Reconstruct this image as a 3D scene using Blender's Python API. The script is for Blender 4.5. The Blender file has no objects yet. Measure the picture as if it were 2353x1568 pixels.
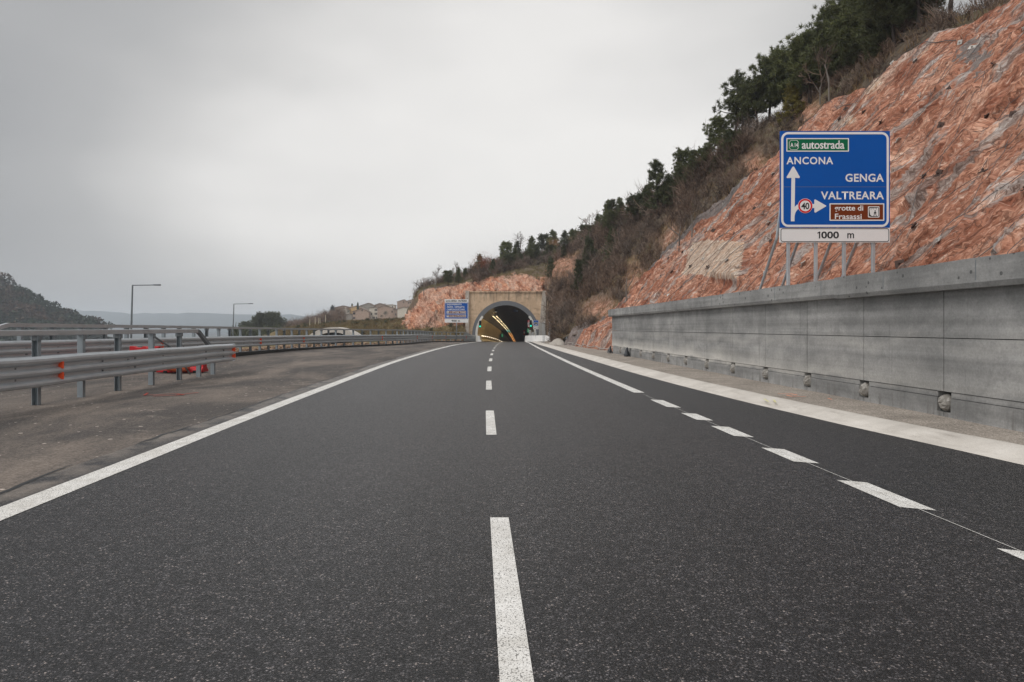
import bpy, math, random
import numpy as np
from mathutils import Vector
from mathutils.bvhtree import BVHTree

SC = bpy.context.scene
COL = SC.collection
R = math.radians
random.seed(7)

# ------------------------------------------------------------------ camera
F, VX, VY, H = 1588.0, 1101.0, 753.0, 1.6      # focal length / vanishing point in 2353-px units, eye height in m
cd = bpy.data.cameras.new('camera')
cam = bpy.data.objects.new('camera', cd); COL.objects.link(cam)
cam.location = (0, 0, H); cam.rotation_euler = (R(90), 0, 0)
cd.sensor_width = 36.0; cd.lens = F * 36.0 / 2353.0
cd.shift_x = (1176.5 - VX) / 2353.0; cd.shift_y = -(784.0 - VY) / 2353.0
cd.clip_start = 0.05; cd.clip_end = 9000
SC.camera = cam

# ------------------------------------------------------------------ world, sun, exposure
SUN_EL, SUN_AZ = 52.0, -125.0      # azimuth measured from +Y towards +X
W = bpy.data.worlds.new("World"); SC.world = W; W.use_nodes = True
wn, wl = W.node_tree.nodes, W.node_tree.links
wn.clear()
w_out = wn.new('ShaderNodeOutputWorld'); w_bg = wn.new('ShaderNodeBackground')
w_sky = wn.new('ShaderNodeTexSky'); w_sky.sky_type = 'NISHITA'; w_sky.sun_disc = False
w_sky.sun_elevation = R(SUN_EL); w_sky.sun_rotation = R(SUN_AZ)
w_sky.air_density = 1.0; w_sky.dust_density = 4.0
w_tc = wn.new('ShaderNodeTexCoord')
w_dot = wn.new('ShaderNodeVectorMath'); w_dot.operation = 'DOT_PRODUCT'
bd = Vector((0.10, 1.0, 0.20)).normalized()
w_nrm = wn.new('ShaderNodeVectorMath'); w_nrm.operation = 'NORMALIZE'
wl.new(w_tc.outputs['Generated'], w_nrm.inputs[0])
wl.new(w_nrm.outputs[0], w_dot.inputs[0]); w_dot.inputs[1].default_value = bd
w_map = wn.new('ShaderNodeMapping'); w_map.inputs['Scale'].default_value = (1.0, 1.0, 2.6)
w_map.inputs['Rotation'].default_value = (0, R(14), 0)
wl.new(w_nrm.outputs[0], w_map.inputs[0])
w_no = wn.new('ShaderNodeTexNoise'); w_no.inputs['Scale'].default_value = 1.9
w_no.inputs['Detail'].default_value = 3.5; w_no.inputs['Roughness'].default_value = 0.45
wl.new(w_map.outputs[0], w_no.inputs['Vector'])
w_add = wn.new('ShaderNodeMath'); w_add.operation = 'MULTIPLY_ADD'
wl.new(w_no.outputs[0], w_add.inputs[0]); w_add.inputs[1].default_value = 0.26
wl.new(w_dot.outputs['Value'], w_add.inputs[2])
w_rmp = wn.new('ShaderNodeValToRGB')
w_sub = wn.new('ShaderNodeMath'); w_sub.operation = 'SUBTRACT'; w_sub.inputs[1].default_value = 0.13
wl.new(w_add.outputs[0], w_sub.inputs[0])
wl.new(w_sub.outputs[0], w_rmp.inputs[0])
cr = w_rmp.color_ramp
cr.elements[0].position = 0.0; cr.elements[0].color = (0.66, 0.665, 0.67, 1)
cr.elements[1].position = 0.55; cr.elements[1].color = (0.62, 0.62, 0.62, 1)
for p_, c_ in ((0.74, (.275, .277, .282)), (0.84, (.355, .354, .353)), (0.91, (.49, .483, .473)), (0.97, (.64, .627, .61)), (1.0, (.69, .676, .655))):
    e = cr.elements.new(p_); e.color = (*c_, 1)
w_sc = wn.new('ShaderNodeVectorMath'); w_sc.operation = 'SCALE'; w_sc.inputs['Scale'].default_value = 10.5
wl.new(w_rmp.outputs[0], w_sc.inputs[0])
w_mix = wn.new('ShaderNodeMix'); w_mix.data_type = 'RGBA'; w_mix.inputs['Factor'].default_value = 0.96
wl.new(w_sky.outputs[0], w_mix.inputs['A']); wl.new(w_sc.outputs[0], w_mix.inputs['B'])
wl.new(w_mix.outputs['Result'], w_bg.inputs['Color']); w_bg.inputs['Strength'].default_value = 0.1
wl.new(w_bg.outputs[0], w_out.inputs[0])

sd = bpy.data.lights.new('sun', 'SUN'); sd.energy = 1.3; sd.angle = R(40); sd.color = (1.0, 0.97, 0.93)
sun = bpy.data.objects.new('sun', sd); COL.objects.link(sun)
sv = Vector((math.sin(R(SUN_AZ)) * math.cos(R(SUN_EL)), math.cos(R(SUN_AZ)) * math.cos(R(SUN_EL)), math.sin(R(SUN_EL))))
sun.rotation_euler = (-sv).to_track_quat('-Z', 'Y').to_euler()
sun.location = sv * 60

SC.view_settings.view_transform = 'Standard'; SC.view_settings.look = 'None'
SC.view_settings.gamma = 1.0; SC.view_settings.use_curve_mapping = False
SC.view_settings.exposure = 0.35
SC.render.engine = 'CYCLES'
SC.cycles.use_denoising = True
SC.cycles.max_bounces = 6; SC.cycles.volume_bounces = 1; SC.cycles.transparent_max_bounces = 8
SC.cycles.diffuse_bounces = 3; SC.cycles.glossy_bounces = 3
SC.cycles.use_adaptive_sampling = True; SC.cycles.adaptive_threshold = 0.01

# ------------------------------------------------------------------ helpers: positions
def P(px, py, Y):
    return np.array(((px - VX) * Y / F, Y, H - (py - VY) * Y / F))

def zroad(Y):
    Y = np.asarray(Y, float)
    return -1.05e-4 * np.maximum(Y - 30.0, 0) ** 2

_cy = [-14, 10, 20, 28, 35, 43, 50, 58, 65, 73, 80, 100, 118, 140, 180, 225, 300, 350, 420]
_cx = [.17, .17, .27, .42, .59, .79, 1.02, 1.29, 1.6, 1.94, 2.3, 3.22, 4.2, 5.45, 8.1, 11.3, 16.6, 20.3, 26.]
def smooth_interp(y, ys, xs):
    y = np.asarray(y, float)
    w = 4.0
    return (np.interp(y - w, ys, xs) + 2 * np.interp(y, ys, xs) + np.interp(y + w, ys, xs)) / 4.0
def cx(Y): return smooth_interp(Y, _cy, _cx)
def lx(Y): return smooth_interp(Y, [-14, 5, 11, 30, 50, 71, 86, 100, 118, 140, 420], [-4.02, -4.09, -4.16, -4.04, -3.35, -2.4, -1.35, -.62, .40, 1.7, 22.]) if np.max(Y) < 119 else np.where(np.asarray(Y) < 118, smooth_interp(Y, [-14, 5, 11, 30, 50, 71, 86, 100, 118, 140], [-4.02, -4.09, -4.16, -4.04, -3.35, -2.4, -1.35, -.62, .40, 1.7]), cx(Y) - 3.8)
def rx(Y): return cx(Y) + smooth_interp(Y, [-14, 12, 20, 32, 60, 118, 420], [3.69, 3.70, 3.68, 3.6, 3.62, 3.75, 3.75])
def ax(Y): return smooth_interp(Y, [-14, 5, 8, 11.5, 14.5, 23.4, 45, 72, 90, 118, 420], [7.4, 6.75, 6.36, 5.9, 5.7, 5.42, 5.55, 6.2, 7.1, 8.5, 30.])

# ------------------------------------------------------------------ helpers: noise
def _hash(i, j, k, s):
    n = (i * 374761393 + j * 668265263 + k * 1274126177 + s * 1442695041) & 0xFFFFFFFF
    n = ((n ^ (n >> 13)) * 1274126177) & 0xFFFFFFFF
    n = n ^ (n >> 16)
    return (n & 0xFFFFFF) / float(0xFFFFFF)
def vnoise(p, s=0):
    p = np.asarray(p, float)
    i = np.floor(p).astype(np.int64); f = p - i
    u = f * f * (3 - 2 * f)
    r = 0
    for a in (0, 1):
        for b in (0, 1):
            for c in (0, 1):
                w = (u[:, 0] if a else 1 - u[:, 0]) * (u[:, 1] if b else 1 - u[:, 1]) * (u[:, 2] if c else 1 - u[:, 2])
                r = r + w * _hash(i[:, 0] + a, i[:, 1] + b, i[:, 2] + c, s)
    return r * 2 - 1
def fbm(p, o=4, s=0, g=0.5):
    p = np.asarray(p, float); r = 0; a = 1.0
    for k in range(o):
        r = r + a * vnoise(p * (2.03 ** k) + 17.3 * k, s + k); a *= g
    return r

# ------------------------------------------------------------------ helpers: objects
def tag(o, label=None, cat=None, group=None, kind=None):
    if label: o['label'] = label
    if cat: o['category'] = cat
    if group: o['group'] = group
    if kind: o['kind'] = kind
    return o

def thing(name, label, cat, loc=(0, 0, 0), group=None):
    o = bpy.data.objects.new(name, None); COL.objects.link(o)
    o.location = tuple(float(c) for c in loc); o.empty_display_size = 0.3
    return tag(o, label, cat, group)

def mesh_np(name, V, polys, smooth=False):
    """V: Nx3, polys: list of int arrays (M x k)."""
    V = np.ascontiguousarray(V, np.float32)
    me = bpy.data.meshes.new(name)
    polys = [np.asarray(p, np.int32) for p in polys if len(p)]
    loops = np.concatenate([p.ravel() for p in polys]) if polys else np.zeros(0, np.int32)
    tot = np.concatenate([np.full(len(p), p.shape[1], np.int32) for p in polys]) if polys else np.zeros(0, np.int32)
    start = np.concatenate(([0], np.cumsum(tot)[:-1])).astype(np.int32)
    me.vertices.add(len(V)); me.vertices.foreach_set('co', V.ravel())
    me.loops.add(len(loops)); me.loops.foreach_set('vertex_index', loops)
    me.polygons.add(len(tot)); me.polygons.foreach_set('loop_start', start)
    me.polygons.foreach_set('loop_total', tot)
    if smooth: me.polygons.foreach_set('use_smooth', np.ones(len(tot), bool))
    me.update(calc_edges=True); me.validate()
    return me

def put(name, me, mat, parent=None, loc=(0, 0, 0)):
    o = bpy.data.objects.new(name, me); COL.objects.link(o)
    if mat is not None and not me.materials: me.materials.append(mat)
    o.location = tuple(float(c) for c in loc)
    if parent is not None: o.parent = parent
    return o

class MB:
    """collects world-space geometry; build() links it as ONE mesh object"""
    def __init__(s): s.v = []; s.f = []
    def add(s, V, Fs):
        b = len(s.v); s.v.extend([tuple(map(float, p)) for p in V]); s.f.extend([tuple(b + i for i in f) for f in Fs]); return s
    def box(s, x0, x1, y0, y1, z0, z1, dz=0.0):
        return s.add([(x0, y0, z0), (x1, y0, z0), (x1, y1, z0), (x0, y1, z0), (x0, y0, z1), (x1, y0, z1), (x1, y1, z1), (x0, y1, z1)],
                     [(0, 3, 2, 1), (4, 5, 6, 7), (0, 1, 5, 4), (1, 2, 6, 5), (2, 3, 7, 6), (3, 0, 4, 7)])
    def tube(s, pts, r, n=8, cap=True):
        pts = [Vector(p) for p in pts]
        rr = r if isinstance(r, (list, tuple)) else [r] * len(pts)
        V = []; Fs = []
        for k, p in enumerate(pts):
            t = (pts[min(k + 1, len(pts) - 1)] - pts[max(k - 1, 0)]).normalized()
            a = t.cross(Vector((0, 0, 1)))
            if a.length < 1e-3: a = t.cross(Vector((1, 0, 0)))
            a.normalize(); b = t.cross(a)
            for j in range(n):
                an = 2 * math.pi * j / n
                V.append(p + (a * math.cos(an) + b * math.sin(an)) * rr[k])
        for k in range(len(pts) - 1):
            for j in range(n):
                Fs.append((k * n + j, k * n + (j + 1) % n, (k + 1) * n + (j + 1) % n, (k + 1) * n + j))
        if cap:
            Fs.append(tuple(range(n - 1, -1, -1))); Fs.append(tuple((len(pts) - 1) * n + j for j in range(n)))
        return s.add(V, Fs)
    def sweep(s, prof, path, cap=True, closed=True):
        """prof: (side, up) points; path: 3D points; side = to the right of the path's heading"""
        n = len(prof); V = []; Fs = []
        path = [np.asarray(p, float) for p in path]
        for k, p in enumerate(path):
            t = path[min(k + 1, len(path) - 1)] - path[max(k - 1, 0)]
            t[2] = 0; t /= np.linalg.norm(t)
            sd_ = np.array((t[1], -t[0], 0))
            for a, b in prof: V.append(p + sd_ * a + np.array((0, 0, b)))
        m = n if closed else n - 1
        for k in range(len(path) - 1):
            for j in range(m):
                Fs.append((k * n + j, k * n + (j + 1) % n, (k + 1) * n + (j + 1) % n, (k + 1) * n + j))
        if cap and closed:
            Fs.append(tuple(range(n - 1, -1, -1))); Fs.append(tuple((len(path) - 1) * n + j for j in range(n)))
        return s.add(V, Fs)
    def prism(s, poly, y0, y1):
        """poly of (x, z), extruded from y0 (front) to y1"""
        n = len(poly)
        V = [(x, y0, z) for x, z in poly] + [(x, y1, z) for x, z in poly]
        Fs = [tuple(range(n)), tuple(range(2 * n - 1, n - 1, -1))] + [(i + n, (i + 1) % n + n, (i + 1) % n, i) for i in range(n)]
        return s.add(V, Fs)
    def ring(s, outer, inner, y0, y1):
        n = len(outer)
        V = [(x, y0, z) for x, z in outer] + [(x, y0, z) for x, z in inner] + [(x, y1, z) for x, z in outer] + [(x, y1, z) for x, z in inner]
        Fs = []
        for i in range(n):
            j = (i + 1) % n
            Fs += [(i, j, n + j, n + i), (2 * n + j, 2 * n + i, 3 * n + i, 3 * n + j), (j, i, 2 * n + i, 2 * n + j), (n + i, n + j, 3 * n + j, 3 * n + i)]
        return s.add(V, Fs)
    def mesh(s, name, off=(0, 0, 0), smooth=False):
        me = bpy.data.meshes.new(name)
        o = np.asarray(off, float)
        me.from_pydata([tuple(np.asarray(p) - o) for p in s.v], [], s.f)
        me.update()
        if smooth:
            me.polygons.foreach_set('use_smooth', np.ones(len(me.polygons), bool))
        return me
    def build(s, name, mat, parent=None, loc=None, smooth=False, bevel=0.0):
        root = parent
        off = np.zeros(3)
        if parent is not None:
            p = parent
            while p is not None:
                off += np.array(p.location); p = p.parent
            o = put(name, s.mesh(name, off, smooth), mat, parent)
        else:
            if loc is None:
                v = np.array(s.v); loc = (v[:, 0].mean(), v[:, 1].mean(), v[:, 2].min())
            o = put(name, s.mesh(name, loc, smooth), mat, None, loc)
        bm_fix(o.data)
        if bevel > 0:
            m = o.modifiers.new('bevel', 'BEVEL'); m.width = bevel; m.segments = 2; m.limit_method = 'ANGLE'; m.angle_limit = R(35)
        return o

import bmesh
def bm_fix(me):
    bm = bmesh.new(); bm.from_mesh(me)
    bmesh.ops.recalc_face_normals(bm, faces=bm.faces)
    bm.to_mesh(me); bm.free()

def rrect(x0, x1, z0, z1, r, n=8):
    pts = []
    for (cx_, cz_, a0) in ((x1 - r, z1 - r, 0), (x0 + r, z1 - r, 90), (x0 + r, z0 + r, 180), (x1 - r, z0 + r, 270)):
        for k in range(n + 1):
            a = R(a0 + 90.0 * k / n); pts.append((cx_ + r * math.cos(a), cz_ + r * math.sin(a)))
    return pts[::-1]
def circle(x, z, r, n=32): return [(x + r * math.cos(-2 * math.pi * k / n), z + r * math.sin(-2 * math.pi * k / n)) for k in range(n)]

# ------------------------------------------------------------------ helpers: materials
class NT:
    def __init__(s, name):
        s.m = bpy.data.materials.new(name); s.m.use_nodes = True
        s.n = s.m.node_tree.nodes; s.l = s.m.node_tree.links
        s.b = s.n['Principled BSDF']
    def _set(s, sock, v):
        if isinstance(v, bpy.types.NodeSocket): s.l.new(v, sock)
        elif isinstance(v, (tuple, list)) and len(v) == 3 and sock.type == 'RGBA': sock.default_value = (*v, 1)
        else: sock.default_value = v
    def node(s, t, props=None, **inp):
        nd = s.n.new('ShaderNode' + t)
        for k, v in (props or {}).items(): setattr(nd, k, v)
        for k, v in inp.items():
            k2 = k.replace('_', ' ')
            s._set(nd.inputs[k2], v)
        return nd
    def math(s, op, a, b=0.5, c=None, clamp=False):
        nd = s.n.new('ShaderNodeMath'); nd.operation = op; nd.use_clamp = clamp
        s._set(nd.inputs[0], a); s._set(nd.inputs[1], b)
        if c is not None: s._set(nd.inputs[2], c)
        return nd.outputs[0]
    def pos(s): return s.node('NewGeometry').outputs['Position']
    def objco(s): return s.node('TexCoord').outputs['Object']
    def mapping(s, v, scale=(1, 1, 1), rot=(0, 0, 0)):
        return s.node('Mapping', Vector=v, Scale=scale, Rotation=rot).outputs[0]
    def noise(s, v, scale=1.0, detail=4.0, rough=0.55, dist=0.0):
        return s.node('TexNoise', Vector=v, Scale=scale, Detail=detail, Roughness=rough, Distortion=dist).outputs[0]
    def vor(s, v, scale=1.0, feature='F1'):
        return s.node('TexVoronoi', {'feature': feature}, Vector=v, Scale=scale)
    def ramp(s, f, stops, interp='LINEAR'):
        nd = s.n.new('ShaderNodeValToRGB'); s.l.new(f, nd.inputs[0])
        cr = nd.color_ramp; cr.interpolation = interp
        while len(cr.elements) > 1: cr.elements.remove(cr.elements[-1])
        for i, (p, c) in enumerate(stops):
            if not isinstance(c, (tuple, list)): c = (c, c, c)
            el = cr.elements[0] if i == 0 else cr.elements.new(p)
            el.position = p; el.color = (*c, 1)
        return nd.outputs[0]
    def mix(s, f, a, b, mode='MIX'):
        nd = s.n.new('ShaderNodeMix'); nd.data_type = 'RGBA'; nd.blend_type = mode; nd.clamp_factor = True
        s._set(nd.inputs['Factor'], f); s._set(nd.inputs['A'], a); s._set(nd.inputs['B'], b)
        return nd.outputs['Result']
    def bump(s, h, strength=0.5, dist=0.01, normal=None):
        kw = dict(Height=h, Strength=strength, Distance=dist)
        if normal is not None: kw['Normal'] = normal
        return s.node('Bump', **kw).outputs[0]
    def out(s, col=None, rough=0.8, normal=None, metal=0.0, spec=0.3):
        if col is not None: s._set(s.b.inputs['Base Color'], col)
        s._set(s.b.inputs['Roughness'], rough); s._set(s.b.inputs['Metallic'], metal)
        s._set(s.b.inputs['Specular IOR Level'], spec)
        if normal is not None: s._set(s.b.inputs['Normal'], normal)
        return s.m

def flat_mat(name, col, rough=0.6, metal=0.0, var=0.12, scale=6.0, spec=0.3):
    t = NT(name); p = t.objco()
    n = t.noise(p, scale, 5)
    c = t.mix(n, tuple(x * (1 - var) for x in col), tuple(min(1, x * (1 + var)) for x in col))
    return t.out(c, rough, None, metal, spec)

def emit_mat(name, col, strength):
    t = NT(name); t.out((0.02, 0.02, 0.02), 0.4)
    t._set(t.b.inputs['Emission Color'], col); t.b.inputs['Emission Strength'].default_value = strength
    return t.m

M = {}
def build_materials():
    # --- new asphalt
    t = NT('asphalt'); p = t.pos()
    v = t.vor(p, 100.0)
    sep = t.node('SeparateColor', Color=v.outputs['Color'])
    stone = t.ramp(sep.outputs[0], [(0.0, (.012, .012, .0135)), (0.5, (.028, .0275, .029)), (0.78, (.075, .073, .073)), (0.94, (.19, .182, .176)), (1.0, (.40, .35, .30))])
    edge = t.ramp(v.outputs['Distance'], [(0.0, 1.0), (0.38, 0.85), (0.68, 0.16)])
    c = t.mix(1.0, stone, edge, 'MULTIPLY')
    big = t.ramp(t.noise(t.mapping(p, (1.0, .12, 1.0)), 0.9, 6, .6), [(0.3, 0.84), (0.7, 1.22)])
    blot = t.ramp(t.noise(p, 0.5, 7, .65), [(0.35, 0.88), (0.68, 1.14)])
    c = t.mix(1.0, c, big, 'MULTIPLY'); c = t.mix(1.0, c, blot, 'MULTIPLY')
    gr = t.noise(p, 34, 3, .75); g2 = t.noise(p, 13, 3, .7)
    c = t.mix(1.0, c, t.ramp(gr, [(0.34, .30), (0.66, 1.85)]), 'MULTIPLY'); c = t.mix(1.0, c, t.ramp(g2, [(0.34, .45), (0.66, 1.65)]), 'MULTIPLY')
    g3 = t.noise(p, 6.0, 4, .75); c = t.mix(1.0, c, t.ramp(g3, [(0.32, .62), (0.68, 1.42)]), 'MULTIPLY')
    c = t.mix(1.0, c, (.50, .50, .54), 'MULTIPLY')
    ln = t.node('Attribute', {'attribute_name': 'lane'}).outputs['Fac']
    ln = t.math('ADD', ln, t.math('MULTIPLY_ADD', t.noise(t.mapping(p, (1, .15, 1)), 1.2, 4), .5, -.25))
    trk = t.ramp(t.math('MULTIPLY_ADD', ln, .1, .5), [(0.12, 1.0), (.19, 1.16), (.25, .98), (.36, 1.18), (.43, .97), (.49, .98), (.525, 1.24), (.56, .98), (.61, 1.16), (.69, .96), (.78, 1.14), (.86, 1.0)])
    c = t.mix(1.0, c, trk, 'MULTIPLY')
    sk = t.noise(t.mapping(p, (3.2, .22, 1), (0, 0, R(6))), .8, 7, .72, .4); c = t.mix(t.ramp(sk, [(.27, .55), (.36, 0)]), c, (.012, .012, .013))
    dst = t.math('MULTIPLY', t.ramp(t.noise(p, 1.4, 8, .72), [(.42, 0), (.6, .75)]), t.math('MULTIPLY_ADD', ln, -3.2, -13.9, True)); c = t.mix(dst, c, (.20, .175, .15))
    # traffic-polished brownish tone
    tone = t.noise(t.mapping(p, (.9, .05, 1)), 0.8, 3)
    c = t.mix(t.math('MULTIPLY', tone, .55), c, t.mix(1.0, c, (1.22, 1.08, .98), 'MULTIPLY'))
    h = t.math('ADD', t.math('MULTIPLY', v.outputs['Distance'], -1.0), t.math('MULTIPLY', sep.outputs[1], .5))
    M['asphalt'] = t.out(c, t.ramp(sep.outputs[2], [(0, .34), (1, .58)]), t.bump(h, .5, .008), 0, .42)
    # --- older dusty asphalt of the lay-by
    t = NT('old_asphalt'); p = t.pos()
    v = t.vor(p, 120.0); sep = t.node('SeparateColor', Color=v.outputs['Color'])
    stone = t.ramp(sep.outputs[0], [(0, (.042, .040, .039)), (.7, (.082, .077, .074)), (1, (.18, .168, .155))])
    dust = t.noise(t.mapping(p, (1, .35, 1), (0, 0, R(20))), 0.42, 8, .68, .6)
    dm = t.ramp(dust, [(0.43, 0.0), (0.55, .5), (0.68, 1.0)])
    c = t.mix(t.math('MULTIPLY', dm, .8), stone, (.27, .235, .20))
    streak = t.noise(t.mapping(p, (.8, 1.9, 1), (0, 0, R(-28))), 0.8, 9, .75, .8)
    c = t.mix(t.ramp(streak, [(0.57, 0), (0.70, .8)]), c, (.30, .27, .235))
    dark = t.noise(t.mapping(p, (.5, 3.0, 1), (0, 0, R(24))), 0.8, 7, .68, .6)
    c = t.mix(t.ramp(dark, [(0.29, .8), (0.37, 0)]), c, (.03, .028, .028))
    chips = t.vor(p, 5.5); cs = t.node('SeparateColor', Color=chips.outputs['Color'])
    chip = t.math('MULTIPLY', t.math('LESS_THAN', chips.outputs['Distance'], t.math('MULTIPLY', cs.outputs[1], .2)), t.math('GREATER_THAN', cs.outputs[0], .5))
    c = t.mix(t.math('MULTIPLY', chip, .85), c, (.62, .57, .51))
    c = t.mix(1.0, c, t.ramp(t.noise(p, 26, 4, .75), [(0.32, .5), (0.68, 1.55)]), 'MULTIPLY')
    c = t.mix(1.0, c, (.80, .755, .735), 'MULTIPLY')
    M['old_asphalt'] = t.out(c, .85, t.bump(t.math('ADD', v.outputs['Distance'], t.math('MULTIPLY', dust, 1.5)), .4, .006), 0, .3)
    # --- road paint
    t = NT('road_paint'); p = t.pos()
    v = t.vor(p, 100.0); sep = t.node('SeparateColor', Color=v.outputs['Color'])
    void = t.math('MULTIPLY', t.math('GREATER_THAN', v.outputs['Distance'], .60), t.math('GREATER_THAN', sep.outputs[0], .35))
    wear = t.ramp(t.noise(p, 3.5, 8, .7), [(0.35, (.58, .56, .52)), (0.65, (.78, .765, .735))])
    c = t.mix(t.math('MULTIPLY', void, .8), wear, (.08, .075, .07))
    scuff = t.ramp(t.noise(t.mapping(p, (2., .6, 1)), 2.2, 8, .72), [(0.62, 0.), (0.75, .6)])
    c = t.mix(scuff, c, (.40, .375, .34))
    M['paint'] = t.out(c, .65, t.bump(t.math('MULTIPLY', v.outputs['Distance'], -1.), .4, .006), 0, .3)
    # --- retaining-wall concrete
    t = NT('wall_concrete'); p = t.pos()
    a = t.noise(p, 0.55, 8, .62, .3)
    vs = t.noise(t.mapping(p, (1, .9, 1.5)), 1.5, 8, .7, .5)
    c = t.ramp(a, [(0.3, (.185, .184, .18)), (0.5, (.27, .267, .26)), (0.7, (.37, .362, .35))])
    c = t.mix(t.ramp(vs, [(0.34, .6), (0.52, 0)]), c, (.165, .165, .162))
    c = t.mix(t.ramp(vs, [(0.56, 0), (0.72, .45)]), c, (.39, .38, .365))
    drip = t.noise(t.mapping(p, (1, 4.5, .22)), 1.2, 6, .65)
    c = t.mix(t.ramp(drip, [(0.58, 0), (0.68, .5)]), c, (.15, .148, .145))
    board = t.noise(t.mapping(p, (0.01, .06, 5.0)), 1.0, 4, .6)
    c = t.mix(1.0, c, t.ramp(board, [(.35, .82), (.65, 1.15)]), 'MULTIPLY')
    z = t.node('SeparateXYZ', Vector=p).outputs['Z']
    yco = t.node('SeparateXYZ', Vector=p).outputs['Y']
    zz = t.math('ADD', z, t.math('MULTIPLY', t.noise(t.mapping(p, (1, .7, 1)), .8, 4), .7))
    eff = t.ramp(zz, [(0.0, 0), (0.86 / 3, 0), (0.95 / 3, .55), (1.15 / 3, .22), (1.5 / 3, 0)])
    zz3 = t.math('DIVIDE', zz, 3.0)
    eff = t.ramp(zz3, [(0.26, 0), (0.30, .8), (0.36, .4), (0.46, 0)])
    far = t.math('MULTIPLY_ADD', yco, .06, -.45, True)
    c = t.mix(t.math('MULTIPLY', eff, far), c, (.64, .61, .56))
    sl = t.noise(t.mapping(p, (1, 5.0, .25)), 1.3, 5, .6)
    low = t.math('MULTIPLY', t.ramp(sl, [(0.52, 0), (0.62, .8)]), t.ramp(zz3, [(0.12, 1), (0.26, 0)]))
    c = t.mix(low, c, (.145, .135, .125))
    vv = t.vor(p, 6.5); vc = t.node('SeparateColor', Color=vv.outputs['Color'])
    pore = t.math('LESS_THAN', vv.outputs['Distance'], t.math('MULTIPLY', t.math('POWER', vc.outputs[0], 3.0), .26))
    c = t.mix(t.math('MULTIPLY', pore, .8), c, (.07, .07, .07))
    lb = t.math('SUBTRACT', zz, 1.62); lb = t.math('MULTIPLY', t.ramp(t.math('ABSOLUTE', lb), [(0, .6), (.22, 0)]), t.ramp(t.noise(t.mapping(p, (1, .5, 1)), .9, 5), [(.4, .2), (.6, 1)]))
    c = t.mix(lb, c, (.44, .425, .40))
    fine = t.ramp(t.noise(p, 26, 6, .7), [(0.3, .82), (0.7, 1.14)])
    c = t.mix(1.0, c, fine, 'MULTIPLY')
    M['wall'] = t.out(c, .85, t.bump(t.math('ADD', t.noise(p, 7, 7, .7), t.math('MULTIPLY', pore, -2.)), .35, .02), 0, .25)
    # --- pale gutter concrete
    t = NT('gutter_concrete'); p = t.pos()
    a = t.noise(p, 1.1, 8, .66); b = t.noise(t.mapping(p, (3, .5, 1)), 1.7, 6, .7)
    c = t.ramp(a, [(0.3, (.45, .415, .375)), (0.6, (.60, .56, .51)), (0.8, (.68, .645, .60))])
    c = t.mix(t.ramp(b, [(0.55, 0), (0.72, .65)]), c, (.33, .295, .26))
    spk = t.ramp(t.noise(p, 60, 4, .8), [(0.3, .8), (0.6, 1.05)])
    c = t.mix(1.0, c, spk, 'MULTIPLY')
    M['gutter'] = t.out(c, .9, t.bump(t.noise(p, 22, 6, .7), .35, .02), 0, .2)
    # --- sandy verge
    t = NT('verge_gravel'); p = t.pos()
    v = t.vor(p, 55.0); sep = t.node('SeparateColor', Color=v.outputs['Color'])
    c = t.ramp(sep.outputs[0], [(0, (.20, .175, .15)), (.6, (.29, .255, .22)), (1, (.45, .40, .35))])
    c = t.mix(1.0, c, t.ramp(t.noise(p, 1.0, 8, .65), [(0.3, .72), (0.7, 1.22)]), 'MULTIPLY')
    M['verge'] = t.out(c, .95, t.bump(t.math('ADD', v.outputs['Distance'], t.noise(p, 9, 6)), .6, .012), 0, .15)
    # --- red rock
    def rock(name, pale=0.0, grey=0.5, sc=1.0, tint=(1., 1., 1.)):
        t = NT(name)
        rc = t.node('Attribute', {'attribute_name': 'rock_co'}).outputs['Vector']
        p = t.pos()
        big = t.noise(t.mapping(rc, (.22, .16, .2)), 1.0 * sc, 5, .55, .5)
        mid = t.noise(t.mapping(rc, (1.35, .30, .6)), 1.0 * sc, 9, .70, .8)
        fin = t.noise(t.mapping(rc, (6.5, 1.7, 3)), 1.0 * sc, 8, .72, .6)
        red = t.ramp(mid, [(0.28, (.19, .080, .050)), (0.42, (.36, .150, .092)), (0.54, (.47, .218, .138)), (0.65, (.59, .335, .232)), (0.78, (.70, .53, .42))])
        c = t.mix(t.ramp(fin, [(0.36, .75), (0.47, 0)]), red, (.20, .078, .05))
        c = t.mix(t.ramp(fin, [(0.54, 0), (0.66, .8)]), c, (.72, .52, .41))
        # grey limestone bands
        gb = t.noise(t.mapping(rc, (.55, .13, .3)), 1.0 * sc, 8, .66, 1.0)
        gm = t.ramp(gb, [(0.525, 0), (0.575, grey), (0.75, grey)])
        gcol = t.ramp(fin, [(0.3, (.20, .185, .17)), (0.6, (.38, .36, .335)), (0.75, (.56, .53, .49))])
        c = t.mix(gm, c, gcol)
        hue = t.ramp(t.noise(t.mapping(rc, (.5, .22, .3)), 1.0 * sc, 6, .6, .6), [(.36, (.62, .50, .46)), (.5, (1., 1., 1.)), (.66, (1.12, 1.22, 1.28))])
        c = t.mix(1.0, c, hue, 'MULTIPLY')
        c = t.mix(1.0, c, tint, 'MULTIPLY')
        # pale patches
        pb = t.ramp(big, [(0.58 - pale * .3, 0), (0.68 - pale * .2, .55 + .3 * pale)])
        c = t.mix(pb, c, t.ramp(mid, [(0.3, (.42, .22, .15)), (0.55, (.62, .40, .30)), (0.75, (.70, .56, .46))]))
        pm_ = t.node('Attribute', {'attribute_name': 'pale'}).outputs['Fac']
        pm = t.ramp(t.math('ADD', pm_, t.math('MULTIPLY_ADD', fin, 1.0, -.5)), [(.45, 0), (.58, 1)])
        pv_ = t.noise(t.mapping(rc, (5.0, .25, 1)), 1.0, 5, .6)
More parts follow.
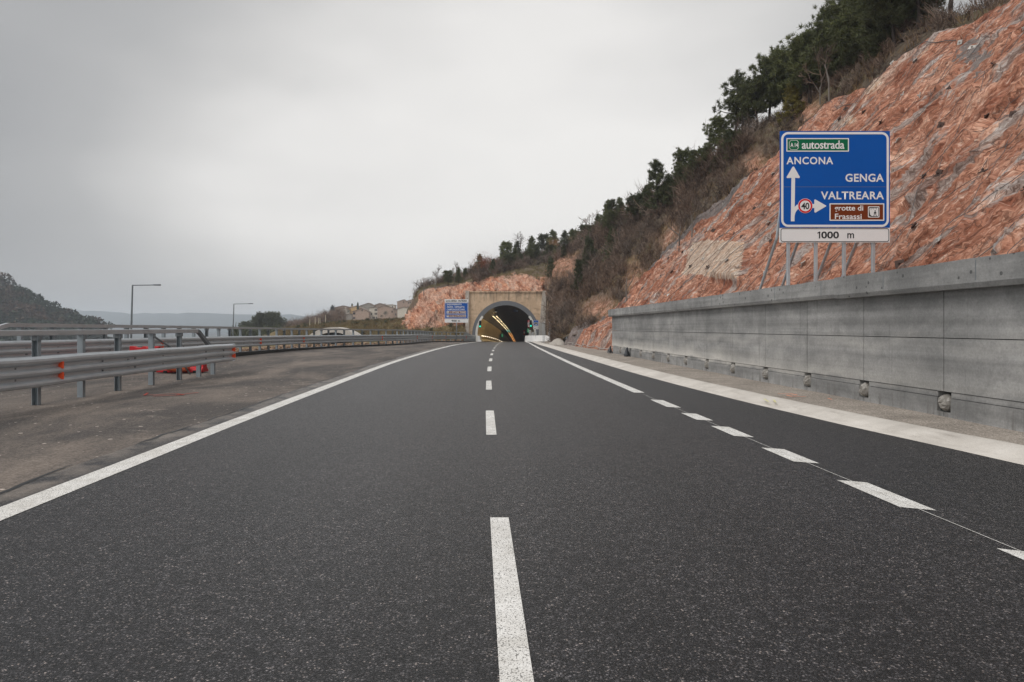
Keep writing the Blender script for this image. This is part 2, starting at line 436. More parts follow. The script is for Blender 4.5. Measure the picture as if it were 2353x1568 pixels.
        c = t.mix(t.math('MULTIPLY', pm, .8), c, t.ramp(pv_, [(.3, (.42, .36, .30)), (.5, (.60, .50, .40)), (.62, (.60, .36, .22)), (.75, (.66, .58, .48))]))
        # dark seams
        sm = t.noise(t.mapping(rc, (3.2, .45, 1)), 1.0 * sc, 8, .75, 1.5)
        c = t.mix(t.ramp(sm, [(0.30, .75), (0.37, 0)]), c, (.085, .055, .045))
        def facet(v, scl):
            vo = t.vor(v, scl)
            df = t.node('VectorMath', {'operation': 'SUBTRACT'}); t._set(df.inputs[0], v); t._set(df.inputs[1], vo.outputs['Position'])
            rd = t.node('VectorMath', {'operation': 'SUBTRACT'}); t._set(rd.inputs[0], vo.outputs['Color']); rd.inputs[1].default_value = (.5, .5, .5)
            dt = t.node('VectorMath', {'operation': 'DOT_PRODUCT'}); t._set(dt.inputs[0], df.outputs[0]); t._set(dt.inputs[1], rd.outputs[0])
            return dt.outputs['Value'], vo
        warp = t.node('VectorMath', {'operation': 'ADD'})
        nz = t.node('TexNoise', Vector=rc, Scale=1.3, Detail=3.0).outputs['Color']
        t._set(warp.inputs[0], t.mapping(rc, (1.5, .62, 1))); t._set(warp.inputs[1], t.node('VectorMath', {'operation': 'SCALE'}, Vector=nz, Scale=.9).outputs[0])
        f1, vo1 = facet(warp.outputs[0], 1.15 * sc); f2, vo2 = facet(warp.outputs[0], 3.4 * sc); f3, vo3 = facet(warp.outputs[0], 8.0 * sc)
        k2 = t.node('SeparateColor', Color=vo2.outputs['Color']); k3 = t.node('SeparateColor', Color=vo3.outputs['Color'])
        chip = t.math('MULTIPLY_ADD', k3.outputs[0], .6, t.math('MULTIPLY', k2.outputs[1], .4))
        c = t.mix(1.0, c, t.ramp(chip, [(.1, (.48, .42, .40)), (.35, (.86, .82, .80)), (.6, (1.05, 1.05, 1.05)), (.85, (1.28, 1.38, 1.45))]), 'MULTIPLY')
        gb2 = t.node('Attribute', {'attribute_name': 'greyband'}).outputs['Fac']
        c = t.mix(t.math('MULTIPLY', t.math('GREATER_THAN', t.math('MULTIPLY_ADD', mid, .9, gb2), .95), .85), c, t.ramp(fin, [(.3, (.10, .10, .098)), (.55, (.19, .185, .18)), (.75, (.32, .31, .295))]))
        crk = t.ramp(t.vor(warp.outputs[0], 3.4 * sc, 'DISTANCE_TO_EDGE').outputs['Distance'], [(0, .85), (.05, 0)])
        c = t.mix(t.math('MULTIPLY', crk, t.ramp(t.noise(rc, .9, 4), [(.40, 0), (.55, 1)])), c, (.10, .055, .04))
        vv = t.vor(t.mapping(rc, (2.0, .9, 1)), 1.6 * sc)
        vf = t.vor(t.mapping(rc, (6.0, 2.2, 3)), 1.5 * sc)
        h = t.math('ADD', t.math('ADD', t.math('MULTIPLY', f1, 1.5), t.math('MULTIPLY', f2, 1.1)), t.math('ADD', t.math('MULTIPLY', f3, .9), t.math('ADD', t.math('MULTIPLY', mid, .5), t.math('MULTIPLY', fin, .45))))
        return t.out(c, .92, t.bump(h, 1.0, .22), 0, .2)
    M['rock'] = rock('red_rock', sc=1.25, grey=.72)
    M['rock_pale'] = rock('pale_pink_rock', pale=.55, grey=.55, sc=1.25, tint=(1.22, 1.16, 1.04))
    # --- hill soil with dry grass
    t = NT('hill_soil'); p = t.pos()
    n1 = t.noise(p, .22, 6, .6); n2 = t.noise(p, 2.4, 8, .7)
    c = t.ramp(n2, [(0.3, (.06, .045, .034)), (0.5, (.125, .098, .073)), (0.7, (.19, .155, .115))])
    c = t.mix(t.ramp(n1, [(0.48, 0), (0.6, .8)]), c, t.ramp(n2, [(0.3, (.09, .08, .04)), (0.65, (.20, .17, .095))]))
    rk = t.node('Attribute', {'attribute_name': 'rockiness'}).outputs['Fac']
    rc2 = t.ramp(n2, [(0.3, (.16, .075, .05)), (0.5, (.40, .20, .13)), (0.62, (.55, .35, .26)), (.75, (.50, .45, .40))])
    c = t.mix(t.math('MULTIPLY', rk, t.ramp(t.noise(p, .8, 7, .7), [(.35, 0.1), (.5, 1)])), c, rc2)
    M['hill'] = t.out(c, .95, t.bump(n2, .9, .25), 0, .1)
    # --- dry grass bank
    t = NT('bank_soil'); p = t.pos()
    n1 = t.noise(p, .35, 6, .6); n2 = t.noise(p, 3.0, 8, .7)
    c = t.ramp(n2, [(0.3, (.075, .055, .03)), (0.5, (.16, .12, .06)), (0.7, (.25, .19, .10))])
    c = t.mix(t.ramp(n1, [(0.55, 0), (0.66, .8)]), c, t.ramp(n2, [(0.3, (.05, .055, .022)), (0.7, (.15, .14, .06))]))
    M['bank'] = t.out(c, .95, t.bump(n2, .9, .2), 0, .1)
    # --- ground far
    t = NT('valley_ground'); p = t.pos()
    c = t.ramp(t.noise(p, .03, 8, .6), [(0.35, (.018, .028, .022)), (0.6, (.05, .055, .038))])
    M['ground'] = t.out(c, .95, None, 0, .1)
    # --- metals
    t = NT('galvanised_steel'); p = t.objco()
    n = t.noise(p, 3.0, 8, .65); n2 = t.noise(t.mapping(p, (6, 1, 6)), 2.0, 6, .6)
    c = t.mix(n, (.38, .405, .425), (.56, .59, .61))
    c = t.mix(t.ramp(n2, [(0.62, 0), (0.74, .5)]), c, (.21, .22, .23))
    M['steel'] = t.out(c, t.ramp(n, [(0.3, .42), (0.7, .56)]), None, .6, .4)
    M['steel_dark'] = flat_mat('weathered_steel', (.18, .198, .21), .6, .4, .25, 4.)
    M['post_steel'] = flat_mat('post_steel', (.255, .285, .305), .6, .4, .25, 3.)
    M['cable'] = flat_mat('cable_steel', (.10, .10, .10), .7, .3, .3)
    M['rust'] = flat_mat('rusted_plate', (.085, .055, .045), .8, .2, .45, 5.)
    M['plate_grey'] = flat_mat('zinc_plate', (.42, .40, .37), .6, .3, .35, 5.)
    M['reflector'] = flat_mat('orange_reflector', (.80, .085, .015), .35, 0, .12, 9., .5)
    # --- sign sheets
    M['sign_blue'] = flat_mat('blue_sign_sheet', (.0015, .082, .37), .5, 0, .09, 1.2, .12)
    M['sign_white'] = flat_mat('white_sign_sheet', (.76, .755, .745), .45, 0, .05, 2., .4)
    M['sign_green'] = flat_mat('green_sign_sheet', (.002, .125, .055), .5, 0, .08, 2., .12)
    M['sign_brown'] = flat_mat('brown_sign_sheet', (.165, .034, .008), .5, 0, .08, 2., .12)
    M['sign_red'] = flat_mat('red_sign_sheet', (.62, .006, .012), .5, 0, .08, 2., .15)
    M['sign_black'] = flat_mat('black_sign_sheet', (.012, .012, .014), .5, 0, .1)
    # --- portal
    t = NT('portal_plaster'); p = t.pos()
    a = t.noise(p, .6, 8, .65, .4); vs = t.noise(t.mapping(p, (2.4, 1, .22)), .9, 7, .7)
    c = t.ramp(a, [(0.3, (.38, .27, .18)), (0.55, (.52, .385, .265)), (0.75, (.60, .47, .345))])
    c = t.mix(t.ramp(vs, [(0.55, 0), (0.66, .75)]), c, (.17, .125, .09))
    bl = t.noise(p, .9, 9, .72, .8); c = t.mix(t.ramp(bl, [(.34, .7), (.46, 0)]), c, (.27, .185, .12))
    pz = t.node('SeparateXYZ', Vector=p).outputs['Z']
    jn = t.math('LESS_THAN', t.math('ABSOLUTE', t.math('SUBTRACT', pz, 3.95)), .035); c = t.mix(t.math('MULTIPLY', jn, .6), c, (.15, .11, .08))
    topd = t.math('MULTIPLY', t.ramp(t.noise(t.mapping(p, (1.6, 1, .1)), 1.0, 6, .7), [(.48, 0), (.6, .8)]), t.math('MULTIPLY_ADD', pz, .55, -3.2, True)); c = t.mix(topd, c, (.10, .08, .065))
    c = t.mix(t.ramp(t.noise(p, 1.7, 7, .7), [(.62, 0), (.72, .5)]), c, (.66, .59, .50))
    c = t.mix(1.0, c, (1.22, 1.2, 1.18), 'MULTIPLY')
    M['portal'] = t.out(c, .9, t.bump(t.noise(p, 4, 7, .7), .3, .03), 0, .2)
    t = NT('pillar_plaster'); p = t.pos()
    c = t.ramp(t.noise(t.mapping(p, (2, 1, 1)), 1.4, 8, .7), [(0.3, (.22, .18, .15)), (0.5, (.44, .385, .33)), (0.7, (.60, .55, .49))])
    M['pillar'] = t.out(c, .9, None, 0, .2)
    M['ring'] = flat_mat('grey_arch_paint', (.155, .16, .17), .75, 0, .12, .8)
    M['white_trim'] = flat_mat('white_arch_paint', (.70, .68, .63), .6, 0, .1, .8)
    M['white_barrier'] = flat_mat('white_barrier_concrete', (.74, .73, .71), .75, 0, .08, .7)
    t = NT('tunnel_lining'); p = t.pos()
    M['vault'] = t.out(t.ramp(t.noise(p, .5, 6, .6), [(.3, (.03, .025, .021)), (.7, (.08, .064, .052))]), .9)
    t = NT('tunnel_panel'); p = t.pos()
    n = t.noise(t.mapping(p, (1, .25, 1)), 1.2, 7, .65)
    M['tpanel'] = t.out(t.ramp(n, [(.3, (.36, .27, .14)), (.7, (.55, .43, .24))]), .45, None, 0, .5)
    # --- misc
    M['lampw'] = emit_mat('warm_lamp', (1.0, .80, .45), 2.2)
    M['lampo'] = emit_mat('orange_lamp', (1.0, .42, .12), 2.4)
    M['lampg'] = emit_mat('green_lamp', (.25, .9, .75), 1.5)
    M['led'] = emit_mat('kerb_led', (1.0, .86, .60), 4.0)
    M['green_light'] = emit_mat('green_traffic_lens', (.02, .75, .48), 1.2)
    M['exit_green'] = emit_mat('exit_sign_green', (.01, .35, .14), .35)
    M['black'] = flat_mat('black_housing', (.014, .015, .016), .5)
    M['navy'] = flat_mat('navy_housing', (.11, .15, .24), .6)
    M['cabinet'] = flat_mat('grey_cabinet', (.38, .38, .37), .6)
    t = NT('grey_plastic'); p = t.objco()
    M['bag'] = t.out(t.ramp(t.noise(p, 9, 5), [(.3, (.20, .185, .165)), (.7, (.33, .31, .28))]), .42, t.bump(t.noise(p, 16, 3, .5, 1.), .6, .02), 0, .5)
    M['bag_black'] = t2 = flat_mat('black_plastic', (.016, .018, .022), .32, 0, .3, 8., .6)
    M['red_plastic'] = flat_mat('red_plastic', (.42, .012, .016), .5, 0, .15, 3.)
    M['orange_bag'] = flat_mat('orange_sandbag_cloth', (.60, .13, .05), .8, 0, .2, 8.)
    M['pile'] = flat_mat('pale_gravel', (.36, .325, .285), .95, 0, .35, 3.5)
    M['mark_red'] = flat_mat('red_spray_paint', (.30, .05, .035), .8)
    M['mark_orange'] = flat_mat('orange_spray_paint', (.75, .23, .11), .8)
    M['mark_yellow'] = flat_mat('yellow_spray_paint', (.62, .58, .26), .8)
    # --- plants
    def leafy(name, a, b, sc=1.6):
        t = NT(name); oi = t.node('ObjectInfo').outputs['Random']
        n = t.noise(t.objco(), sc, 3)
        rnd = t.node('NewGeometry').outputs['Random Per Island']
        f = t.math('ADD', t.math('MULTIPLY', n, .6), t.math('MULTIPLY', rnd, .45))
        c = t.mix(f, a, b)
        c = t.mix(1.0, c, t.ramp(oi, [(0, .75), (1, 1.25)]), 'MULTIPLY')
        m = t.out(c, .65, None, 0, .25)
        return m
    M['needles'] = leafy('pine_needles', (.028, .036, .013), (.175, .19, .07))
    M['needles_yellow'] = leafy('yellow_pine_needles', (.07, .062, .012), (.24, .20, .05))
    M['needles_dark'] = leafy('dark_pine_needles', (.022, .029, .013), (.125, .137, .058))
    M['needles_blue'] = leafy('blue_cedar_needles', (.012, .020, .022), (.035, .052, .055))
    M['leaves_red'] = leafy('rust_red_leaves', (.16, .045, .022), (.36, .12, .06))
    M['leaves_orange'] = leafy('dry_orange_leaves', (.20, .085, .035), (.36, .19, .09))
    M['leaves_olive'] = leafy('olive_leaves', (.022, .026, .012), (.075, .08, .04))
    def twig(name, a, b):
        t = NT(name); rnd = t.node('NewGeometry').outputs['Random Per Island']; p = t.pos()
        c = t.mix(rnd, a, b)
        c = t.mix(t.ramp(t.noise(p, .13, 4, .6), [(.42, 0), (.56, .85)]), c, t.mix(rnd, tuple(x * y for x, y in zip(a, (1.15, .97, .85))), tuple(x * y for x, y in zip(b, (1.12, .98, .88)))))
        c = t.mix(1.0, c, t.ramp(t.noise(p, .32, 5, .65), [(.34, .45), (.62, 1.25)]), 'MULTIPLY')
        return t.out(c, .85, None, 0, .15)
    M['twigs'] = twig('bare_twigs', (.085, .064, .052), (.25, .195, .16))
    M['twigs_dark'] = twig('dark_twigs', (.05, .037, .030), (.14, .105, .085))
    M['grass'] = leafy('dry_grass', (.10, .08, .035), (.25, .205, .10), .3)
    M['grass_brown'] = leafy('brown_grass', (.10, .062, .03), (.24, .155, .075), .3)
    M['bark'] = flat_mat('bark', (.045, .035, .03), .9, 0, .4, 5.)
    M['bark_pale'] = flat_mat('pale_bark', (.17, .15, .13), .9, 0, .4, 5.)
    M['rubble'] = leafy('brown_rubble', (.13, .075, .045), (.44, .30, .20), .6)
    t = NT('far_forest'); rnd = t.node('NewGeometry').outputs['Random Per Island']; p = t.pos()
    c = t.mix(rnd, (.010, .022, .018), (.055, .072, .048))
    c = t.mix(t.ramp(t.noise(p, .035, 5, .65), [(.52, 0), (.60, .8)]), c, t.mix(rnd, (.05, .03, .025), (.16, .10, .08)))
    M['far_wood'] = t.out(c, .9, None, 0, .1)
    M['ridge'] = flat_mat('ridge_forest', (.03, .05, .055), .95, 0, .3, .01)
    M['wood_pole'] = flat_mat('pale_wood_pole', (.46, .40, .31), .8)
build_materials()

def surf_uv(name, V, nu, nv, mat, label=None, cat=None, kind=None, attrs=None, smooth=True, loc=(0, 0, 0)):
    """regular grid nu x nv of world points"""
    idx = np.arange(nu * nv).reshape(nu, nv)
    q = np.stack([idx[:-1, :-1], idx[1:, :-1], idx[1:, 1:], idx[:-1, 1:]], -1).reshape(-1, 4)
    V = np.asarray(V, float)
    me = mesh_np(name, V - np.asarray(loc), [q], smooth)
    for an, (ty, data) in (attrs or {}).items():
        at = me.attributes.new(an, ty, 'POINT')
        at.data.foreach_set('vector' if ty == 'FLOAT_VECTOR' else 'value', np.ascontiguousarray(data, np.float32).ravel())
    o = put(name, me, mat, None, loc)
    tag(o, label, cat, None, kind)
    return o, q

def catmull(C, t):
    """C: K x D control points, t in [0, K-1]"""
    C = np.asarray(C, float); K = len(C)
    i = np.clip(np.floor(t).astype(int), 0, K - 2); f = (t - i)[:, None]
    p0 = C[np.clip(i - 1, 0, K - 1)]; p1 = C[i]; p2 = C[i + 1]; p3 = C[np.clip(i + 2, 0, K - 1)]
    return 0.5 * (2 * p1 + (p2 - p0) * f + (2 * p0 - 5 * p1 + 4 * p2 - p3) * f ** 2 + (3 * p1 - p0 - 3 * p2 + p3) * f ** 3)

def loft(stations, nu, nv):
    """stations: list (K) of list (L) of 3D points -> nu*nv grid"""
    S = np.array(stations, float); K, L = S.shape[:2]
    tu = np.linspace(0, K - 1, nu); tv = np.linspace(0, L - 1, nv)
    A = catmull(S.reshape(K, L * 3), tu).reshape(nu, L, 3)
    A = A.transpose(1, 0, 2).reshape(L, nu * 3)
    B = catmull(A, tv).reshape(nv, nu, 3).transpose(1, 0, 2)
    return B

def vor2(q, s=0):
    """2D cellular facets: returns tilt height within the nearest cell"""
    q = np.asarray(q, float)[:, :2]; i = np.floor(q).astype(np.int64)
    best = np.full(len(q), 9e9); out = np.zeros(len(q))
    for a in (-1, 0, 1):
        for b in (-1, 0, 1):
            ci, cj = i[:, 0] + a, i[:, 1] + b; z = np.zeros_like(ci)
            px = ci + _hash(ci, cj, z, s); py = cj + _hash(ci, cj, z, s + 1)
            d = (q[:, 0] - px) ** 2 + (q[:, 1] - py) ** 2
            h = (q[:, 0] - px) * (_hash(ci, cj, z, s + 2) - .5) + (q[:, 1] - py) * (_hash(ci, cj, z, s + 3) - .5) + .5 * (_hash(ci, cj, z, s + 4) - .5)
            m = d < best; best[m] = d[m]; out[m] = h[m]
    return out

def grid_normals(G):
    du = np.gradient(G, axis=0); dv = np.gradient(G, axis=1)
    n = np.cross(du, dv); n /= np.linalg.norm(n, axis=2, keepdims=True) + 1e-9
    return n

# =================================================================== SETTING
def strip(name, ys, xl, xr, dz, mat, kind='structure', nx=2):
    ys = np.asarray(ys, float); xl = np.broadcast_to(xl, ys.shape); xr = np.broadcast_to(xr, ys.shape)
    f = np.linspace(0, 1, nx)
    X = xl[:, None] * (1 - f) + xr[:, None] * f
    V = np.stack([X, np.repeat(ys[:, None], nx, 1), np.repeat((zroad(ys) + dz)[:, None], nx, 1)], -1).reshape(-1, 3)
    nu = len(ys)
    idx = np.arange(nu * nx).reshape(nu, nx)
    q = np.stack([idx[:-1, :-1], idx[:-1, 1:], idx[1:, 1:], idx[1:, :-1]], -1).reshape(-1, 4)
    o = put(name, mesh_np(name, V, [q]), mat)
    tag(o, kind=kind)
    return o

def ss(a, b, x):
    t = np.clip((x - a) / (b - a), 0, 1); return t * t * (3 - 2 * t)

def road_lane():
    ys = YR; o = bpy.data.objects['road']; me = o.data
    co = np.zeros(len(me.vertices) * 3, np.float32); me.vertices.foreach_get('co', co); co = co.reshape(-1, 3)
    a = me.attributes.new('lane', 'FLOAT', 'POINT'); a.data.foreach_set('value', np.ascontiguousarray(co[:, 0] - cx(co[:, 1]), np.float32))

def build_ground():
    xs = np.concatenate([-np.geomspace(3000, 60, 24), np.linspace(-56, 56, 57), np.geomspace(60, 3000, 24)])
    ys = np.concatenate([np.linspace(-80, 140, 111), np.geomspace(145, 3800, 40)])
    X, Y = np.meshgrid(xs, ys, indexing='ij')
    base = zroad(np.minimum(Y, 140)) - .30
    Z = base * np.ones_like(X)
    Z = Z + (-20 - Z) * ss(-15.5, -50, X)
    Z = Z + (-24 - Z) * ss(121.5, 126, Y)
    V = np.stack([X, Y, Z], -1).reshape(-1, 3)
    o, _ = surf_uv('ground', V, len(xs), len(ys), M['ground'], kind='structure')
build_ground()

YR = np.concatenate([np.arange(-14, 40, .5), np.arange(40, 140, 1.0), np.arange(140, 421, 5.0)])
strip('road', YR, np.where(YR < 118, lx(YR) - .52 + .05 * vnoise(np.stack([YR * .9, YR * 0, YR * 0], -1), 2) + .05 * vnoise(np.stack([YR * .23, YR * 0, YR * 0], -1), 9), cx(YR) - 4.6), np.where(YR < 116, ax(YR), cx(YR) + 4.5), 0.0, M['asphalt'], nx=8)
road_lane()

# guard-rail line behind the lay-by (also the edge of the lay-by paving)
RAIL_Y = [13, 20.8, 25, 39, 48.8, 53, 59, 64, 69, 75, 90, 100, 105, 110, 117.5]
RAIL_X = [-14.3, -14.2, -14.1, -13.85, -13.4, -13.0, -12.1, -10.2, -8.4, -7.9, -7.5, -7.2, -6.7, -4.6, -.35]
def rail_x(y): return smooth_interp_w(y, RAIL_Y, RAIL_X, 1.6)
def smooth_interp_w(y, ys, xs, w):
    y = np.asarray(y, float)
    return (np.interp(y - w, ys, xs) + 2 * np.interp(y, ys, xs) + np.interp(y + w, ys, xs)) / 4.0
YP = np.arange(-14, 117.1, 1.0)
strip('lay_by_pavement', YP, np.where(YP < 14, -20., rail_x(YP) - .25), lx(YP) - .56, -.012, M['old_asphalt'], nx=4)

def gutter():
    ys = np.arange(-14, 112, .8)
    a = ax(ys) + .02 * vnoise(np.stack([ys * 2.1, ys * 0, ys * 0], -1), 5)
    prof = [(0, -.02), (.02, .004), (.30, -.012), (.36, .02), (.72, .085), (.80, .075), (.84, .0)]
    V = []
    for y, x in zip(ys, a):
        for dx, dz in prof: V.append((x + dx, y, float(zroad(y)) + dz))
    o, _ = surf_uv('gutter', np.array(V), len(ys), len(prof), M['gutter'], kind='structure', smooth=False)
    ys = np.arange(-14, 118, 1.)
    xo = np.where(ys < 42, 8.3, np.where(ys < 64, 9.0, 10.2 + (ys - 64) * .035))
    n = 10; V = []
    for y, x1, x in zip(ys, xo, ax(ys)):
        for k in range(n):
            f = k / (n - 1); xx = x + .82 * 1 + (x1 - x - .82) * f
            V.append((xx, y, float(zroad(y)) + .05 + .05 * f + (.35 * f ** 4 if y > 66 else 0)))
    V = np.array(V); V[:, 2] += .012 * vnoise(V * 1.7, 3)
    o, _ = surf_uv('verge', V, len(ys), n, M['verge'], kind='structure')
gutter()

# --- crack along the joint between the new road and the lay-by
yc_ = np.arange(3, 46, .12)
xe_ = np.interp(yc_, YR[YR < 117], (lx(YR[YR < 117]) - .52 + .05 * vnoise(np.stack([YR[YR < 117] * .9, YR[YR < 117] * 0, YR[YR < 117] * 0], -1), 2) + .05 * vnoise(np.stack([YR[YR < 117] * .23, YR[YR < 117] * 0, YR[YR < 117] * 0], -1), 9)))
jit = .03 * vnoise(np.stack([yc_ * 3.1, yc_ * 0, yc_ * 0], -1), 6); wj = .022 * np.clip(.6 + vnoise(np.stack([yc_ * 1.3, yc_ * 0, yc_ * 0], -1), 7), .05, 1.4)
strip('joint_crack', yc_, xe_ - .015 + jit - wj, xe_ - .015 + jit + wj, .003, M['black'])
# --- road markings
def mark_strip(name, y0, y1, xf, w, step=1.0, dz=.004, lab=None):
    ys = np.linspace(y0, y1, max(2, int((y1 - y0) / step) + 1))
    return strip(name, ys, xf(ys) - w / 2, xf(ys) + w / 2, dz, M['paint'])
strip('left_edge_marking', YR[YR < 118.1], lx(YR[YR < 118.1]) - .15, lx(YR[YR < 118.1]) + .15, .004, M['paint'])
yy = np.concatenate([np.arange(16.94, 140, 1.), np.arange(140, 350, 5.)])
strip('right_edge_marking', yy, rx(yy) - .13, rx(yy) + .13, .004, M['paint'])
yk = 5.81 - 3.0
while yk < 300:
    mark_strip('lane_dash_marking', max(yk, -2), yk + 3.0, cx, .155)
    yk += 7.48
def exit_dash(y0, y1):
    s = .16
    V = [(rx(y0) - .125, y0 + .1), (rx(y0) + .125, y0 - .02), (rx(y1) + .125, y1 - .1), (rx(y1) - .125, y1 + .02)]
    me = mesh_np('exit_dash_marking', [(float(a), b, .004) for a, b in V], [[(0, 1, 2, 3)]])
    tag(put('exit_dash_marking', me, M['paint']), kind='structure')
for a, b in ((1.95, 2.95), (3.95, 4.98), (6.05, 7.22), (8.14, 9.17), (10.08, 11.2), (11.87, 12.9), (13.8, 15.3)): exit_dash(a, b)
strip('setting_out_line', np.arange(-2, 17, .5), rx(np.arange(-2, 17, .5)) - .006, rx(np.arange(-2, 17, .5)) + .003, .006, M['paint'])

def spray(name, pts, w, dz, m):
    b = MB()
    for pl in pts:
        for k in range(len(pl) - 1):
            p, q = np.array(pl[k], float), np.array(pl[k + 1], float)
            d = q - p; d /= np.linalg.norm(d); nrm = np.array((-d[1], d[0])) * w / 2
            b.add([(*(p + nrm), dz), (*(p - nrm), dz), (*(q - nrm), dz), (*(q + nrm), dz)], [(0, 1, 2, 3)])
    tag(b.build(name, M[m], loc=(0, 0, 0)), kind='structure')
spray('red_paint_mark', [[(-7.9, 16.3), (-7.3, 16.7), (-7.0, 16.4), (-7.6, 16.1)], [(-7.2, 16.4), (-6.9, 17.0)], [(-7.9, 16.3), (-8.1, 16.9)]], .06, .004, 'mark_red')
spray('orange_paint_mark', [[(7.05, 14.9), (6.75, 14.9), (6.75, 15.2), (7.0, 15.2), (7.0, 15.55), (6.7, 15.5)], [(7.3, 14.3), (7.32, 14.5)]], .035, .115, 'mark_orange')
spray('yellow_paint_mark', [[(5.95, 14.2), (6.1, 14.8)], [(6.05, 14.1), (6.22, 14.6)]], .03, .075, 'mark_yellow')

# --- red rock cut
A50 = R(50); X0, Z0 = 10.0, 2.0
def build_rock():
    ys = np.concatenate([np.arange(-12, 8, .25), np.arange(8, 66.2, .11)])
    topX = np.interp(ys, [-12, 31, 41.3, 45.4, 49, 52, 55, 57, 60, 66.2], [22.6, 22.0, 20.8, 19.7, 18.0, 16.3, 13.8, 11.3, 10.1, 9.1])
    topX = topX + .35 * vnoise(np.stack([ys * .35, ys * 0, ys * 0], -1), 11) + .15 * vnoise(np.stack([ys * 1.6, ys * 0, ys * 0], -1), 12)
    nv = 175
    fr = np.linspace(0, 1, nv) ** 1.15
    G = np.zeros((len(ys), nv, 3))
    far = ss(40.9, 42.2, ys)
    for i, y in enumerate(ys):
        zr = float(zroad(y))
        prof = [(8.75 - .55 * far[i], 1.55 * (1 - far[i]) + far[i] * (zr - .25)), (9.55 - .55 * far[i], 1.75 * (1 - far[i]) + far[i] * (zr + 1.45)),
                (10.25, 2.25 if topX[i] > 10.6 else 2.0), (max(topX[i], 10.27), 0)]
        zt = Z0 + math.tan(A50) * (prof[3][0] - X0); prof[3] = (prof[3][0], zt)
        pr = np.array(prof); d = np.concatenate([[0], np.cumsum(np.hypot(*np.diff(pr, axis=0).T))])
        s = fr * d[-1]
        G[i, :, 0] = np.interp(s, d, pr[:, 0]) + 1.5 * (1 - ss(24, 36, y)) * ss(0, 1.2, s); G[i, :, 1] = y; G[i, :, 2] = np.interp(s, d, pr[:, 1])
    sl = G[:, :, 0] / math.cos(A50)
    rc = np.stack([G[:, :, 1] + .28 * sl, sl, np.zeros_like(sl)], -1)
    q = rc.reshape(-1, 3)
    d1 = fbm(q * (.32, .16, 1), 4, 21); d2 = 1 - np.abs(fbm(q * (1.1, .34, 1), 5, 31)); d3 = fbm(q * (4.5, 1.5, 1), 4, 41)
    blk = np.floor((fbm(q * (.9, .5, 1), 3, 55)) * 5) / 5
    d4 = fbm(q * (11., 4.0, 1), 2, 44)
    qw = q + .35 * np.stack([vnoise(q * .9, 3), vnoise(q * .9, 4), 0 * q[:, 0]], -1)
    disp = .38 * d1 + .10 * d2 + .07 * d3 + .04 * d4 + .34 * vor2(qw * (.95, .42, 1), 90) + .20 * vor2(qw * (2.6, 1.1, 1), 95) - .22
    pxb = VX + F * G[:, :, 0] / np.maximum(G[:, :, 1], 1.); pyb = VY - F * (G[:, :, 2] - H) / np.maximum(G[:, :, 1], 1.)
    pale = np.zeros(sl.shape)
    for (a_, b_, w_, h_) in ((1636, 592, 62, 42), ):
        e_ = np.maximum(np.abs((pxb - a_ - .25 * (pyb - b_) * -1) / w_), np.abs((pyb - b_) / h_))
        pale = np.maximum(pale, 1 - ss(.75, 1.15, e_))
    for (a_, b_, w_, h_, am) in ((2005, 195, 45, 55, .62), (1945, 275, 55, 28, .55), (2110, 120, 60, 50, .45)):
        pale = np.maximum(pale, am * np.exp(-(((pxb - a_ + .5 * (pyb - b_)) / w_) ** 2 + ((pyb - b_) / h_) ** 2)))
    pale = pale * (G[:, :, 1] > 20)
    dist_edge = topX[:, None] - G[:, :, 0]
    greyb = (1 - ss(.6, 2.4, dist_edge)) * ss(45, 49, ys)[:, None] * .8 + .55 * np.exp(-((pxb - 2230) / 90) ** 2 - ((pyb - 120) / 110) ** 2) * (G[:, :, 1] > 18)
    lowcut = ss(50, 58, ys)[:, None] * ss(.0, .5, (G[:, :, 2] - .8)) * .45
    greyb = np.maximum(greyb, lowcut)
    disp = disp * (1 - .8 * pale.ravel())
    disp = disp.reshape(sl.shape)
    edge = np.minimum(ss(0, .06, fr), 1)[None, :]
    near_wall = (1 - ss(40, 43, ys))[:, None] * (1 - ss(.03, .16, fr))[None, :]
    disp = disp * edge * (1 - .85 * near_wall)
    N = np.array((-math.sin(A50), 0, math.cos(A50)))
    G = G + disp[..., None] * N
    G[:, -6:, :] += np.linspace(0, 1, 6)[None, :, None] ** 2 * np.array((.5, .2, -.7))
    o, qd = surf_uv('red_rock_slope', G.reshape(-1, 3), len(ys), nv, M['rock'], kind='structure',
                    attrs={'rock_co': ('FLOAT_VECTOR', q), 'pale': ('FLOAT', pale), 'greyband': ('FLOAT', greyb)}, smooth=False)
    return G.reshape(-1, 3), qd
ROCK = build_rock()

def crest_back(p, dx=10, dy=8, dz=-2.0): return p + np.array((dx, dy, dz))

